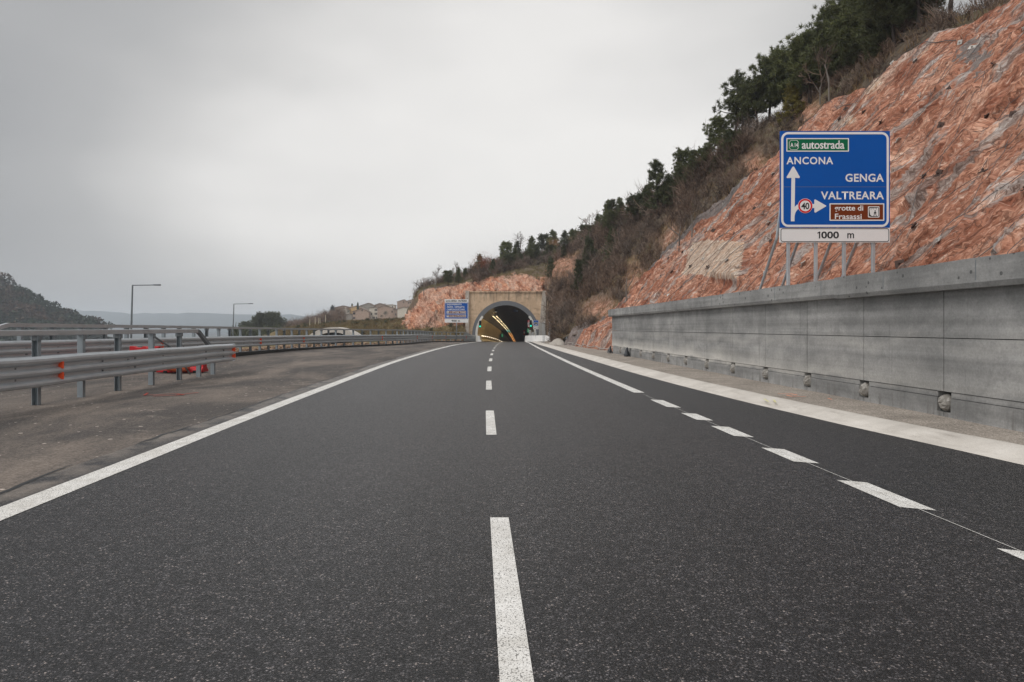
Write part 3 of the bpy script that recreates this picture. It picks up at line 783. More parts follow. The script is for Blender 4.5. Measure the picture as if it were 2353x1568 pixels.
def build_hill():
    st = []
    rows = [ ((1900, 245, 41.3), (1900, 165, 55)), ((1790, 335, 45.4), (1790, 262, 59)),
            ((1700, 420, 49), (1700, 328, 64)), ((1600, 512, 52), (1600, 402, 71)), ((1500, 612, 55), (1500, 470, 86)), ((1432, 692, 57), (1400, 530, 106)),
            ((1352, 750, 61.5), (1330, 566, 126)), ((1292, 765, 66), (1290, 580, 138)), ((1287, 792, 74), (1270, 585, 146)), ((1268, 791, 95), (1256, 588, 152)),
            ((1266, 789, 118.6), (1250, 592, 158)), ((1248, 700, 123.5), (1225, 598, 162))]
    for (a, c) in rows:
        A = P(*a); C = P(*c)
        A = A + np.array((.25, .3, -.45))
        m1 = A * .66 + C * .34 + np.array((.0, 0, -.25)); m2 = A * .33 + C * .67 + np.array((-.3, -.2, .1))
        st.append([A, m1, m2, C, C + np.array((5, 4, .2)), C + np.array((18, 12, -2.))])
    tx = lambda y: float(np.interp(y, [-12, 31, 41.3], [22.6, 22.0, 20.8]))
    pre = []
    for y in (18., 25., 30., 35.):
        xx = tx(y); A = np.array((xx + 1.5 * float(1 - ss(24, 36, y)) + .1, y + .2, Z0 + math.tan(A50) * (xx - X0) - .75))
        C = A + np.array((2.2, 4.0, 1.1 + .25 * max(0, y - 28)))
        pre.append([A, A * .66 + C * .34, A * .33 + C * .67, C, C + np.array((5, 4, .0)), C + np.array((18, 12, -3.))])
    st = pre + st
    nu, nv = 380, 120
    G = loft(st, nu, nv)
    n = grid_normals(G)
    q = G.reshape(-1, 3)
    d = .8 * fbm(q * .11, 3, 61) + .35 * fbm(q * .55, 3, 62) + .12 * fbm(q * 2.2, 2, 63)
    fv = np.linspace(0, 5, nv)
    d = d.reshape(nu, nv) * ss(0, .6, fv)[None, :] * (.3 + .7 * ss(60, 140, np.arange(nu)))[:, None]
    G = G + d[..., None] * np.sign(n[..., 2:3]) * n
    q = G.reshape(-1, 3)
    # bare rock outcrops
    rk = np.zeros(len(q))
    Yq = q[:, 1]; pxq = VX + F * q[:, 0] / Yq; pyq = VY - F * (q[:, 2] - H) / Yq
    for (cpx, cpy, rx_, ry_) in ((1290, 610, 45, 45), (1735, 380, 30, 28), (1545, 560, 25, 40), (1460, 650, 25, 50), (1385, 715, 45, 28), (1860, 262, 40, 30), (1235, 655, 22, 30)):
        rk = np.maximum(rk, np.exp(-(((pxq - cpx) / rx_) ** 2 + ((pyq - cpy) / ry_) ** 2)) * (fv.max() > 0))
    o, qd = surf_uv('hill', q, nu, nv, M['hill'], kind='structure', attrs={'rockiness': ('FLOAT', rk)})
    return q, qd, rk, G
HILL = build_hill()

def build_spur():
    raw = [
        [(1300, 700, 124), (1296, 660, 126), (1290, 622, 130), (1284, 588, 152)],
        [(1258, 760, 122.6), (1258, 690, 124), (1255, 640, 129), (1248, 590, 154)],
        [(1248, 682, 122.4), (1246, 664, 123.5), (1243, 640, 129), (1235, 592, 154)],
        [(1200, 680, 122.4), (1200, 660, 123.5), (1200, 630, 131), (1195, 598, 153)],
        [(1150, 680, 122.4), (1150, 662, 123.5), (1150, 636, 130), (1140, 612, 150)],
        [(1100, 682, 122.4), (1100, 664, 123.5), (1100, 645, 129), (1092, 627, 147)],
        [(1080, 690, 122.4), (1078, 670, 123.5), (1078, 651, 128.5), (1072, 637, 145)],
        [(1067, 775, 120.5), (1066, 705, 122.5), (1060, 655, 128), (1055, 644, 143)],
        [(1030, 776, 118.8), (1030, 705, 122), (1028, 660, 127), (1025, 651, 140)],
        [(990, 776, 117), (990, 712, 121), (990, 668, 126), (990, 661, 136)],
        [(955, 772, 116.5), (957, 725, 120.5), (964, 679, 126), (970, 668, 134)],
        [(930, 768, 118), (934, 742, 122), (944, 705, 129), (958, 682, 137)],
        [(915, 764, 124), (920, 748, 130), (934, 728, 137), (945, 715, 144)],
    ]
    st = []
    for r in raw:
        pts = [P(*c) for c in r]
        st.append(pts + [pts[-1] + np.array((3, 12, .3)), pts[-1] + np.array((6, 40, -4))])
    nu, nv = 420, 150
    G = loft(st, nu, nv); n = grid_normals(G); q = G.reshape(-1, 3)
    fv = np.linspace(0, 5, nv)
    cliff = (1 - ss(1.75, 2.15, fv))[None, :] * np.ones((nu, 1))
    sl = q[:, 2]
    qq = np.stack([q[:, 0] * 1.0 + .4 * sl, sl, q[:, 1]], -1)
    d = (.75 * fbm(qq * (.22, .22, .2), 3, 71) + .14 * (1 - 2 * np.abs(fbm(qq * (.7, .55, .5), 4, 72))) + .10 * fbm(qq * 1.7, 3, 73) + .55 * vor2(qq * .55, 70) + .42 * vor2(qq * 1.5, 71) + .18 * vor2(qq * 3.6, 77)).reshape(nu, nv)
    dg = (.35 * fbm(q * .4, 3, 75)).reshape(nu, nv)
    d = (d * cliff + dg * (1 - cliff)) * ss(0, .3, fv)[None, :]
    sgn = np.where(n[..., 1:2] > 0, -1, 1)
    up = np.where(n[..., 2:3] < 0, -1, 1)
    nn = np.where(np.abs(n[..., 2:3]) > .6, up * n, sgn * n)
    G2 = G + d[..., None] * nn
    G2[..., 1] = np.maximum(G2[..., 1], np.where(np.abs(G2[..., 0] - 4.6) < 7.4, 121.9, -99))
    q2 = G2.reshape(-1, 3)
    pxq = VX + F * q2[:, 0] / q2[:, 1]
    # rock where steep, soil and grass on top
    idx = np.arange(nu * nv).reshape(nu, nv)
    quad = np.stack([idx[:-1, :-1], idx[1:, :-1], idx[1:, 1:], idx[:-1, 1:]], -1).reshape(-1, 4)
    noise_lim = (2.0 + .25 * fbm(q2 * .35, 3, 78)).reshape(nu, nv)
    isrock = (fv[None, :] < noise_lim)
    rockq = isrock.ravel()[quad[:, 0]]
    me = mesh_np('rock_spur', q2, [np.concatenate([quad[rockq], quad[~rockq]])], False)
    me.materials.append(M['rock_pale']); me.materials.append(M['hill'])
    mi = np.zeros(len(quad), np.int32); mi[int(rockq.sum()):] = 1
    me.polygons.foreach_set('material_index', mi)
    a = me.attributes.new('rock_co', 'FLOAT_VECTOR', 'POINT'); a.data.foreach_set('vector', np.ascontiguousarray(qq * (1.2, 1.6, 1.), np.float32).ravel())
    a = me.attributes.new('rockiness', 'FLOAT', 'POINT'); a.data.foreach_set('value', np.ascontiguousarray(.15 * (1 - ss(2.0, 2.6, fv))[None, :] * np.ones((nu, 1)), np.float32).ravel())
    tag(put('rock_spur', me, None), kind='structure')
    return q2, quad, isrock.ravel()
SPUR = build_spur()

def build_bank():
    raw = [
        [(1090, 790, 115.8), (1078, 786, 117), (1074, 775, 118.5), (1068, 757, 119.6), (1062, 745, 121), (1060, 735, 124)],
        [(1020, 792, 107), (1010, 786, 111), (1010, 775, 114), (1008, 755, 118), (1006, 742, 121), (1005, 730, 125)],
        [(955, 796, 94), (950, 786, 104), (948, 773, 111), (945, 755, 118), (940, 742, 124), (936, 735, 150)],
        [(880, 800, 84), (878, 793, 96), (872, 776, 109), (868, 757, 122), (866, 743, 140), (866, 738, 180)],
        [(822, 803, 75), (826, 798, 92), (826, 782, 106), (824, 760, 123), (822, 745, 140), (822, 740, 180)],
        [(765, 806, 66), (766, 808, 90), (766, 806, 108), (766, 764, 124), (765, 751, 134), (765, 744, 180)],
        [(708, 809, 59), (706, 806, 88), (704, 796, 104), (703, 770, 120), (700, 758, 132), (696, 750, 170)],
        [(655, 813, 53), (652, 808, 80), (648, 796, 100), (645, 780, 120), (640, 768, 140), (636, 760, 170)],
        [(590, 818, 47), (588, 815, 70), (585, 812, 95), (582, 806, 120), (575, 800, 145), (570, 792, 170)],
        [(500, 830, 40), (495, 832, 60), (490, 834, 85), (480, 834, 110), (470, 832, 140), (460, 830, 170)],
    ]
    st = [[P(*c) for c in r] for r in raw]
    nu, nv = 260, 110
    G = loft(st, nu, nv); q = G.reshape(-1, 3)
    G[..., 2] += (.25 * fbm(q * .3, 3, 81) + .10 * fbm(q * 1.5, 3, 82)).reshape(nu, nv)
    q = G.reshape(-1, 3)
    o, qd = surf_uv('grass_bank', q, nu, nv, M['bank'], kind='structure')
    return q, qd
BANK = build_bank()

def build_village_terrain():
    raw = [[(600, 775, 170), (600, 768, 280), (600, 765, 420), (600, 763, 520)],
           [(690, 760, 165), (690, 757, 280), (690, 752, 380), (690, 750, 470)],
           [(770, 752, 160), (770, 746, 280), (770, 739, 365), (770, 736, 450)],
           [(860, 748, 150), (860, 743, 280), (860, 737, 365), (860, 733, 450)],
           [(930, 746, 146), (930, 741, 280), (930, 734, 365), (930, 728, 450)],
           [(1000, 735, 146), (1000, 735, 280), (1000, 730, 380), (1000, 725, 450)]]
    st = [[P(*c) for c in r] for r in raw]
    G = loft(st, 60, 50); q = G.reshape(-1, 3); q[:, 2] += .4 * fbm(q * .06, 3, 91)
    o, qd = surf_uv('village_hill', q, 60, 50, M['bank'], kind='structure')
    return q, qd
VILL = build_village_terrain()

def far_hill(name, sky, Yc, depth, base_z, mat, seed, amp=2.0):
    """a wooded slope: sky = (px, py) outline of its crest at distance Yc"""
    px = np.linspace(sky[0][0], sky[-1][0], 120)
    py = np.interp(px, [s[0] for s in sky], [s[1] for s in sky])
    n = 30; V = []
    for a, b in zip(px, py):
        c = P(a, b, Yc)
        for k in range(n):
            f = k / (n - 1)
            if f <= .7:
                g = f / .7
                V.append((c[0], c[1] - depth * (1 - g), base_z + (c[2] - base_z) * (g ** .8)))
            else:
                g = (f - .7) / .3
                V.append((c[0], c[1] + depth * g, c[2] + (base_z - c[2]) * g))
    V = np.array(V); V[:, 2] += amp * fbm(V * .02, 3, seed)
    o, qd = surf_uv(name, V, 120, n, mat, kind='structure')
    return V, qd
LEFT = far_hill('wooded_hill', [(-420, 520), (-200, 592), (0, 662), (60, 703), (130, 739), (185, 760), (230, 774)], 430, 130, -20, M['ground'], 5, 1.2)
FARR = far_hill('misty_ridge', [(-900, 640), (-300, 660), (100, 705), (320, 722), (450, 719), (600, 722), (760, 730), (900, 738), (1200, 745)], 3000, 600, -20, M['ridge'], 6, 6)

# --- bvh used to stand plants on the terrain
def bvh_of(*parts):
    V = []; Q = []; b = 0
    for p in parts:
        V.append(p[0]); Q.append(p[1] + b); b += len(p[0])
    V = np.concatenate(V); Q = np.concatenate(Q)
    return BVHTree.FromPolygons([tuple(v) for v in V], [tuple(int(i) for i in f) for f in Q])
TERR = bvh_of(HILL, SPUR, BANK, ROCK, VILL, LEFT)
def seat(px, py):
    """terrain point that the photograph shows at this pixel"""
    for k in range(60):
        d = Vector(((px - VX) / F, 1.0, -(py + k * 3 - VY) / F)).normalized()
        hit = TERR.ray_cast(Vector((0, 0, H)), d)
        if hit[0] is not None: return np.array(hit[0])
    return P(px, py, 120)
def drop(x, y):
    hit = TERR.ray_cast(Vector((x, y, 200)), Vector((0, 0, -1)))
    return hit[0].z if hit[0] is not None else None

# =================================================================== TREES
def rot_to(d):
    return Vector((0, 0, 1)).rotation_difference(Vector(d)).to_matrix()

def blades(C, D, L, Wd, rng, up=.25):
    """clusters of thin needle blades: C (n,3) centres, D (n,3) main directions"""
    n = len(C)
    a = rng.normal(size=(n, 3)); d = a / np.linalg.norm(a, axis=1, keepdims=True) * .8 + D
    d[:, 2] += up; d /= np.linalg.norm(d, axis=1, keepdims=True)
    b = np.cross(d, rng.normal(size=(n, 3))); b /= np.linalg.norm(b, axis=1, keepdims=True) + 1e-9
    Ls = (L * rng.uniform(.6, 1.2, n))[:, None]; w = (Wd * rng.uniform(.7, 1.3, n))[:, None]
    V = np.stack([C - b * w, C + b * w, C + d * Ls + b * w * .25, C + d * Ls - b * w * .25], 1)
    return V

def quads_mesh(name, V):
    n = len(V)
    return mesh_np(name, V.reshape(-1, 3), [np.arange(n * 4).reshape(n, 4)])

def pine_proto(seed, style):
    """returns (trunk mesh, crown mesh) for a tree of height 1"""
    rng = np.random.default_rng(seed); rnd = random.Random(seed)
    tb = MB()
    bend = [(0, 0)]
    for k in range(6): bend.append((bend[-1][0] + rnd.uniform(-.025, .025), bend[-1][1] + rnd.uniform(-.025, .025)))
    tp = [(bend[k][0], bend[k][1], .97 * k / 6) for k in range(7)]
    tb.tube(tp, [.024 - .0034 * k for k in range(7)], 7)
    def trunk_at(z):
        k = min(5, int(z / .97 * 6)); f = z / .97 * 6 - k
        return np.array(tp[k]) * (1 - f) + np.array(tp[k + 1]) * f
    C = []; D = []
    if style == 'round':   z0, nb, lean = .30, 46, .25
    elif style == 'sparse': z0, nb, lean = .38, 22, .10
    elif style == 'cone':  z0, nb, lean = .08, 44, .22
    elif style == 'spiky': z0, nb, lean = .10, 30, .45
    else:                  z0, nb, lean = .25, 40, .1
    for k in range(nb):
        f = (k + rnd.random()) / nb
        z = z0 + (1 - z0) * f * .96
        if style == 'round': r = .30 * math.sqrt(max(.05, 1 - abs((f - .42) / .62) ** 2.2))
        elif style == 'sparse': r = .30 * (1 - .72 * f) * rnd.uniform(.6, 1.25)
        elif style == 'cone': r = .27 * (1 - .88 * f) + .02
        elif style == 'spiky': r = .24 * (1 - .82 * f) * rnd.uniform(.7, 1.2) + .02
        else: r = .3
        r *= rnd.uniform(.75, 1.15)
        az = k * 2.399 + rnd.uniform(-.4, .4)
        d = np.array((math.cos(az), math.sin(az), lean + (.5 * f if style in ('round', 'spiky') else .2 * f)))
        base = trunk_at(min(.95, z))
        tip = base + d * r
        mid = base + d * r * .5 + np.array((0, 0, -.02))
        tb.tube([base, mid, tip], [.008 * (1 - .5 * f), .006, .003], 4, False)
        ncl = {'round': 12, 'sparse': 7, 'cone': 9, 'spiky': 7}[style]
        for j in range(ncl):
            g = rnd.uniform(.35 if style != 'sparse' else .55, 1.05)
            c = base + (tip - base) * g + rng.normal(size=3) * (.035 if style != 'spiky' else .018) * (1.2 if style == 'round' else 1)
            nbl = 34 if style in ('round', 'sparse') else 28
            cc = c + rng.normal(size=(nbl, 3)) * .010
            C.append(cc); D.append(np.repeat((d / np.linalg.norm(d))[None, :] * .35, nbl, 0))
    # leader tuft
    for j in range(5):
        c = trunk_at(.95) + np.array((0, 0, .02 * j)); C.append(c + rng.normal(size=(26, 3)) * .008); D.append(np.repeat([[0, 0, .5]], 26, 0))
    C = np.concatenate(C); D = np.concatenate(D)
    V = blades(C, D, {'round': .050, 'sparse': .048, 'cone': .045, 'spiky': .055}[style], .0042, rng, .35)
    return tb.mesh('pine_trunk', smooth=True), quads_mesh('pine_crown', V)

def grow(rng, p, d, L, r, depth, segs, rmin, spread=.6, upb=.12):
    """recursive bare branching -> list of (p0, p1, r0, r1)"""
    q = p + d * L
    segs.append((p, q, r, max(rmin, r * .68)))
    if depth == 0: return
    n = rng.integers(2, 4)
    for k in range(n):
        nd = d + rng.normal(size=3) * spread; nd[2] += upb; nd /= np.linalg.norm(nd)
        f = rng.uniform(.55, 1.0)
        grow(rng, p + d * L * f, nd, L * rng.uniform(.6, .85), max(rmin, r * .62), depth - 1, segs, rmin, spread, upb)

def segs_mesh(name, segs):
    n = len(segs)
    A = np.array([s[0] for s in segs]); B = np.array([s[1] for s in segs]); ra = np.array([s[2] for s in segs])[:, None]; rb = np.array([s[3] for s in segs])[:, None]
    d = B - A; d /= np.linalg.norm(d, axis=1, keepdims=True) + 1e-9
    t = np.where(np.abs(d[:, 2:3]) < .9, np.array([[0, 0, 1.]]), np.array([[1., 0, 0]]))
    u = np.cross(d, t); u /= np.linalg.norm(u, axis=1, keepdims=True); w = np.cross(d, u)
    V = []
    for k in range(3):
        a = 2 * math.pi * k / 3; V.append(A + (u * math.cos(a) + w * math.sin(a)) * ra)
    for k in range(3):
        a = 2 * math.pi * k / 3; V.append(B + (u * math.cos(a) + w * math.sin(a)) * rb)
    V = np.stack(V, 1)
    b = np.arange(n)[:, None] * 6
    Fq = np.concatenate([b + np.array([[k, (k + 1) % 3, 3 + (k + 1) % 3, 3 + k]]) for k in range(3)])
    return mesh_np(name, V.reshape(-1, 3), [Fq])

def bare_proto(seed, depth=6):
    """bare tree of height about 1: (trunk mesh, crown mesh)"""
    rng = np.random.default_rng(seed)
    segs = []
    grow(rng, np.zeros(3), np.array((.04, .02, 1.)), .34, .020, depth, segs, .0024, .42, .16)
    zm = max(s[1][2] for s in segs)
    segs = [(a / zm, b / zm, c, e) for a, b, c, e in segs]
    thick = [s for s in segs if s[2] > .009]; thin = [s for s in segs if s[2] <= .009]
    return segs_mesh('bare_trunk', thick), segs_mesh('bare_branches', thin)

def leafy_proto(seed, leaf=.03, n=2600):
    rng = np.random.default_rng(seed)
    tr, br = bare_proto(seed + 50, 5)
    C = rng.normal(size=(n, 3)) * (.20, .20, .19) + (0, 0, .66)
    k = fbm(C * 7, 2, seed); C = C[k > -.15]
    V = blades(C, np.zeros_like(C), leaf, leaf * .4, rng, 0)
    return tr, quads_mesh('leaf_crown', V)

PINES = {s: [pine_proto(100 + 7 * k + 31 * i, s) for k in range(3)] for i, s in enumerate(('round', 'sparse', 'cone', 'spiky'))}
BARE = [bare_proto(200 + k) for k in range(4)]
LEAFY = [leafy_proto(300 + k) for k in range(2)]

def tree(name, protos, k, base, height, label, cat, group, crown_mat, bark='bark', wide=1.0):
    t = thing(name, label, cat, base, group)
    t.scale = (height * wide, height * wide, height); t.rotation_euler = (0, 0, random.uniform(0, 6.28))
    tm, cm = protos[k % len(protos)]
    a = put('trunk', tm, None, t)
    b = put('crown', cm, None, t)
    for o, m in ((a, M[bark]), (b, M[crown_mat])):
        if not o.data.materials: o.data.materials.append(None)
        o.material_slots[0].link = 'OBJECT'; o.material_slots[0].material = m
    return t

# (base px, base py, top py, style, width factor, crown material, label)
PL = [
    (2108, 80, -190, 'round', 1.15, 'needles_dark', 'tall dark pine with a thick leaning trunk at the top edge of the red cut'),
    (2184, 14, -230, 'sparse', 1.0, 'needles_dark', 'dark pine trunk highest up the red cut, crown above the frame'),
    (2058, 108, -70, 'round', 1.05, 'needles_dark', 'broad dark pine in the middle of the highest crest clump'),
    (2012, 135, -40, 'round', 1.0, 'needles', 'dark pine filling the gap inside the highest crest clump'),
    (1965, 168, -20, 'round', .95, 'needles', 'tall bushy pine whose tip touches the top of the frame'),
    (1922, 185, 22, 'round', .9, 'needles', 'bushy pine at the left end of the highest crest clump'),
    (1862, 238, 84, 'round', 1.15, 'needles', 'large round-crowned pine just above the blue sign, brush around its foot'),
    (1806, 258, 122, 'round', 1.1, 'needles', 'round pine standing behind the yellowish pine'),
    (1768, 278, 142, 'round', 1.05, 'needles', 'round pine between the yellowish pine and the open-crowned one'),
    (1738, 295, 186, 'round', 1.15, 'needles', 'low dense pine beside the open-crowned pine on the crest'),
    (1706, 310, 222, 'round', 1.1, 'needles', 'low dense pine in front of the open-crowned pine'),
    (1690, 318, 166, 'sparse', 1.05, 'needles_dark', 'isolated open-crowned pine with gaps of sky, leaning over the crest'),
    (1818, 283, 192, 'cone', 1.25, 'needles_yellow', 'yellowish green young pine in front of the dark crest pines'),
    (1652, 352, 264, 'round', 1.1, 'needles', 'small round pine below the open-crowned pine on the skyline'),
    (1566, 432, 350, 'round', .95, 'needles', 'pine with a high round head above the brown thicket'),
    (1600, 418, 345, 'spiky', 1.2, 'needles_dark', 'spiky dark pine just right of the high round-headed pine'),
    (1514, 500, 372, 'spiky', 1.15, 'needles_dark', 'tall spiky pine with upturned shoots on the mid slope'),
    (1540, 478, 400, 'cone', 1.1, 'needles_dark', 'shorter dark pine leaning on the tall spiky pine'),
    (1486, 505, 430, 'spiky', 1.2, 'needles_dark', 'low spiky pine at the left foot of the tall spiky pine'),
    (1446, 492, 444, 'spiky', 1.2, 'needles', 'small spiky pine on the skyline, right one of a close pair'),
    (1426, 505, 451, 'cone', 1.0, 'needles', 'small spiky pine on the skyline, left one of a close pair'),
    (1398, 524, 461, 'cone', 1.2, 'needles', 'bright green conical pine on the middle of the skyline'),
    (1374, 532, 484, 'cone', 1.1, 'needles', 'small pine just left of the bright conical pine'),
    (1341, 540, 498, 'round', 1.0, 'needles_dark', 'dark ragged pine on the skyline above the grey brush'),
    (1314, 552, 506, 'cone', 1.1, 'needles_dark', 'small dark conical pine left of the ragged skyline pine'),
    (1296, 560, 510, 'cone', 1.1, 'needles_dark', 'narrow dark pine at a step of the skyline'),
    (1272, 574, 522, 'cone', 1.25, 'needles', 'green conical pine above the dry orange tree'),
    (1250, 582, 536, 'round', 1.1, 'leaves_olive', 'olive green rounded tree next to the conical pine over the orange tree'),
    (1220, 588, 538, 'cone', 1.1, 'needles', 'slim pine on the skyline above the tunnel portal'),
    (1186, 596, 550, 'cone', 1.1, 'needles_dark', 'dark slim pine on the skyline left of the portal centre'),
    (1163, 612, 560, 'round', 1.0, 'needles', 'rounded pine with a bare trunk right of the rust red tree'),
    (1102, 630, 585, 'cone', 1.2, 'needles', 'dark pine directly behind the rust red tree'),
    (1068, 646, 616, 'cone', 1.0, 'needles', 'small pine, right of three on the spur over the small blue sign'),
    (1054, 650, 615, 'cone', 1.0, 'needles', 'small pine, middle of three on the spur over the small blue sign'),
    (1030, 658, 624, 'round', 1.2, 'needles', 'small bushy pine, left of three on the spur over the small blue sign'),
    (1356, 622, 546, 'cone', 1.0, 'needles_dark', 'dark green conical pine standing against the pink outcrop'),
    (1408, 605, 524, 'cone', .95, 'needles_dark', 'dark narrow pine in the brush halfway down the slope'),
    (1266, 640, 590, 'cone', 1.0, 'needles_dark', 'small dark pine left of the pink outcrop'),
    (1329, 680, 600, 'spiky', .9, 'needles_dark', 'thin dark pine in the gully under the pink outcrop'),
]
for i, (bx, by, ty, st, wd, m, lab) in enumerate(PL):
    b = seat(bx, by)
    h = (by - ty) * b[1] / F
    tree('pine_tree', PINES[st], i, b - np.array((0, 0, .15)), h * 1.02, lab, 'tree', 'pines on the slope', m, 'bark', wd)

BL = [
    (1002, 668, 610, 1.0, 'bare slender tree on the spur, tallest one left of the pines'),
    (1045, 652, 602, .9, 'thin bare tree with upright twigs between two small pines on the spur'),
    (974, 680, 636, 1.2, 'low spreading bare tree at the left end of the spur'),
    (1192, 600, 534, 1.1, 'pale bare tree on the skyline above the portal'),
    (1356, 540, 472, 1.0, 'bare twiggy tree standing above the ragged skyline pine'),
    (1468, 492, 446, 1.2, 'rounded bare tree left of the tall spiky pine'),
    (1905, 232, 95, .8, 'bare tree in the light gap under the left end of the crest clump'),
    (1885, 240, 120, .8, 'bare leaning tree right of the large round pine'),
    (1590, 545, 430, 1.1, 'pale bare tree in the thicket at the edge of the netted rock'),
    (1560, 575, 455, 1.1, 'grey bare tree with spreading limbs beside the dark netted edge'),
    (1440, 690, 600, 1.2, 'grey bare tree low in the gully behind the wall end'),
    (1370, 665, 585, 1.2, 'bare tree in the gully right of the thin dark pine'),
    (2150, 45, -60, .9, 'bare shrub-like tree between the two trunks at the top of the cut'),
]
for i, (bx, by, ty, wd, lab) in enumerate(BL):
    b = seat(bx, by)
    tree('bare_tree', BARE, i, b - np.array((0, 0, .1)), (by - ty) * b[1] / F * 1.05, lab, 'tree', 'leafless trees on the slope', 'twigs' if i % 3 else 'twigs_dark', 'bark_pale', wd)
b = seat(1113, 634); tree('autumn_tree', LEAFY, 0, b, 48 * b[1] / F, 'rust red leafy tree on the skyline left of the portal', 'tree', None, 'leaves_red', 'bark', 1.35)
b = seat(1275, 585); tree('autumn_tree', LEAFY, 1, b, 34 * b[1] / F, 'small dry orange tree on the grass above the portal', 'tree', None, 'leaves_orange', 'bark', 1.2)

# --- thicket, grass, rubble: masses that nobody could count
def shrub_segs(seed, n):
    rng = np.random.default_rng(seed); A = []; B = []; ra = []
    for s in range(n):
        az = rng.uniform(0, 6.28); t = rng.uniform(.1, .8)
        d = np.array((math.cos(az) * t, math.sin(az) * t, 1.)); d /= np.linalg.norm(d)
        p = rng.normal(size=3) * (.12, .12, 0); L = rng.uniform(.5, 1.0)
        q = p + d * L * .55; A.append(p); B.append(q); ra.append(.013)
        for k in range(6):
            e = d + rng.normal(size=3) * .5; e /= np.linalg.norm(e); g = rng.uniform(.4, 1.)
            s0 = p + (q - p) * g; s1 = s0 + e * L * rng.uniform(.25, .5); A.append(s0); B.append(s1); ra.append(.008)
            for j in range(2):
                e2 = e + rng.normal(size=3) * .55; e2 /= np.linalg.norm(e2)
                s2 = s0 + (s1 - s0) * rng.uniform(.4, 1.); A.append(s2); B.append(s2 + e2 * L * rng.uniform(.15, .32)); ra.append(.005)
    return np.array(A), np.array(B), np.array(ra)
SHRUBS = [shrub_segs(400 + k, 9) for k in range(6)]

def scatter_points(V, Q, n, rng, weight=None):
    a, b, c, d = (V[Q[:, k]] for k in range(4))
    area = .5 * np.linalg.norm(np.cross(b - a, c - a), axis=1) + .5 * np.linalg.norm(np.cross(c - a, d - a), axis=1)
    cen = (a + b + c + d) / 4
    w = area / np.maximum(cen[:, 1], 20) ** 1.0
    if weight is not None: w = w * weight(cen)
    w = w / w.sum()
    f = rng.choice(len(Q), n, p=w)
    u, v = rng.random((2, n))[:, :, None]
    return (a[f] * (1 - u) + b[f] * u) * (1 - v) + (d[f] * (1 - u) + c[f] * u) * v

def project(cen):
    return VX + F * cen[:, 0] / cen[:, 1], VY - F * (cen[:, 2] - H) / cen[:, 1]

def brush(name, pts, size, mat, rng, wid=1.0):
    """ribbons crossing at random angles; one object"""
    VV = []
    for k, p in enumerate(pts):
        A, B, ra = SHRUBS[rng.integers(len(SHRUBS))]
        s = size * rng.uniform(.6, 1.35) * min(1., max(.55, p[1] / 85.)); an = rng.uniform(0, 6.28); c_, s_ = math.cos(an), math.sin(an)
        Rm = np.array(((c_, -s_, 0), (s_, c_, 0), (0, 0, 1)))
        a = A @ Rm.T * s + p; b = B @ Rm.T * s + p
        d = b - a; w = np.cross(d, rng.normal(size=d.shape)); w /= np.linalg.norm(w, axis=1, keepdims=True) + 1e-9
        w = w * (ra[:, None] * s * wid)
        VV.append(np.stack([a - w, a + w, b + w * .5, b - w * .5], 1))
    o = put(name, quads_mesh(name, np.concatenate(VV)), M[mat]); tag(o, kind='stuff'); return o

rng = np.random.default_rng(5)
def hill_w(cen):
    px, py = project(cen)
    vis = (cen[:, 2] > -2)
    return vis * np.where(px > 1720, .5, 1.0) * ((px > 1268) | (cen[:, 1] > 124))
HQ = HILL[1]
hw_rock = lambda c: hill_w(c) * (HILL[2][HQ[:, 0]] < .3)
hp = scatter_points(HILL[0], HQ, 3300, rng, hw_rock)
tag(brush('brown_thicket', hp[:2300], 1.75, 'twigs', rng, 1.3), 'brown leafless thicket covering the slope between portal and red rock', 'undergrowth')
tag(brush('dark_thicket', hp[2300:3080], 1.6, 'twigs_dark', rng, 1.3), 'darker leafless scrub mixed into the brown thicket on the slope', 'undergrowth')
tag(brush('tall_thicket', hp[3080:], 3.4, 'twigs', rng, .75), 'taller pale leafless saplings rising out of the thicket', 'undergrowth')
def spur_top_w(cen):
    px, py = project(cen); sky_ = np.interp(px, [950, 1060, 1150, 1250], [674, 642, 608, 588])
    return ((py < sky_ + 13) & (cen[:, 1] > 132)) * 1.0
sp = scatter_points(SPUR[0], SPUR[1], 330, rng, spur_top_w)
tag(brush('spur_thicket', sp, 2.1, 'twigs', rng, 1.6), 'leafless scrub along the top of the spur above the portal', 'undergrowth')
crown_pts = scatter_points(HILL[0], HQ, 170, rng, lambda c: ((project(c)[0] > 1650) & (project(c)[0] < 2150)) * 1.0)
tag(brush('crest_thicket', crown_pts, 1.9, 'twigs_dark', rng, 1.2), 'dark scrub under the crest pines above the red cut', 'undergrowth')

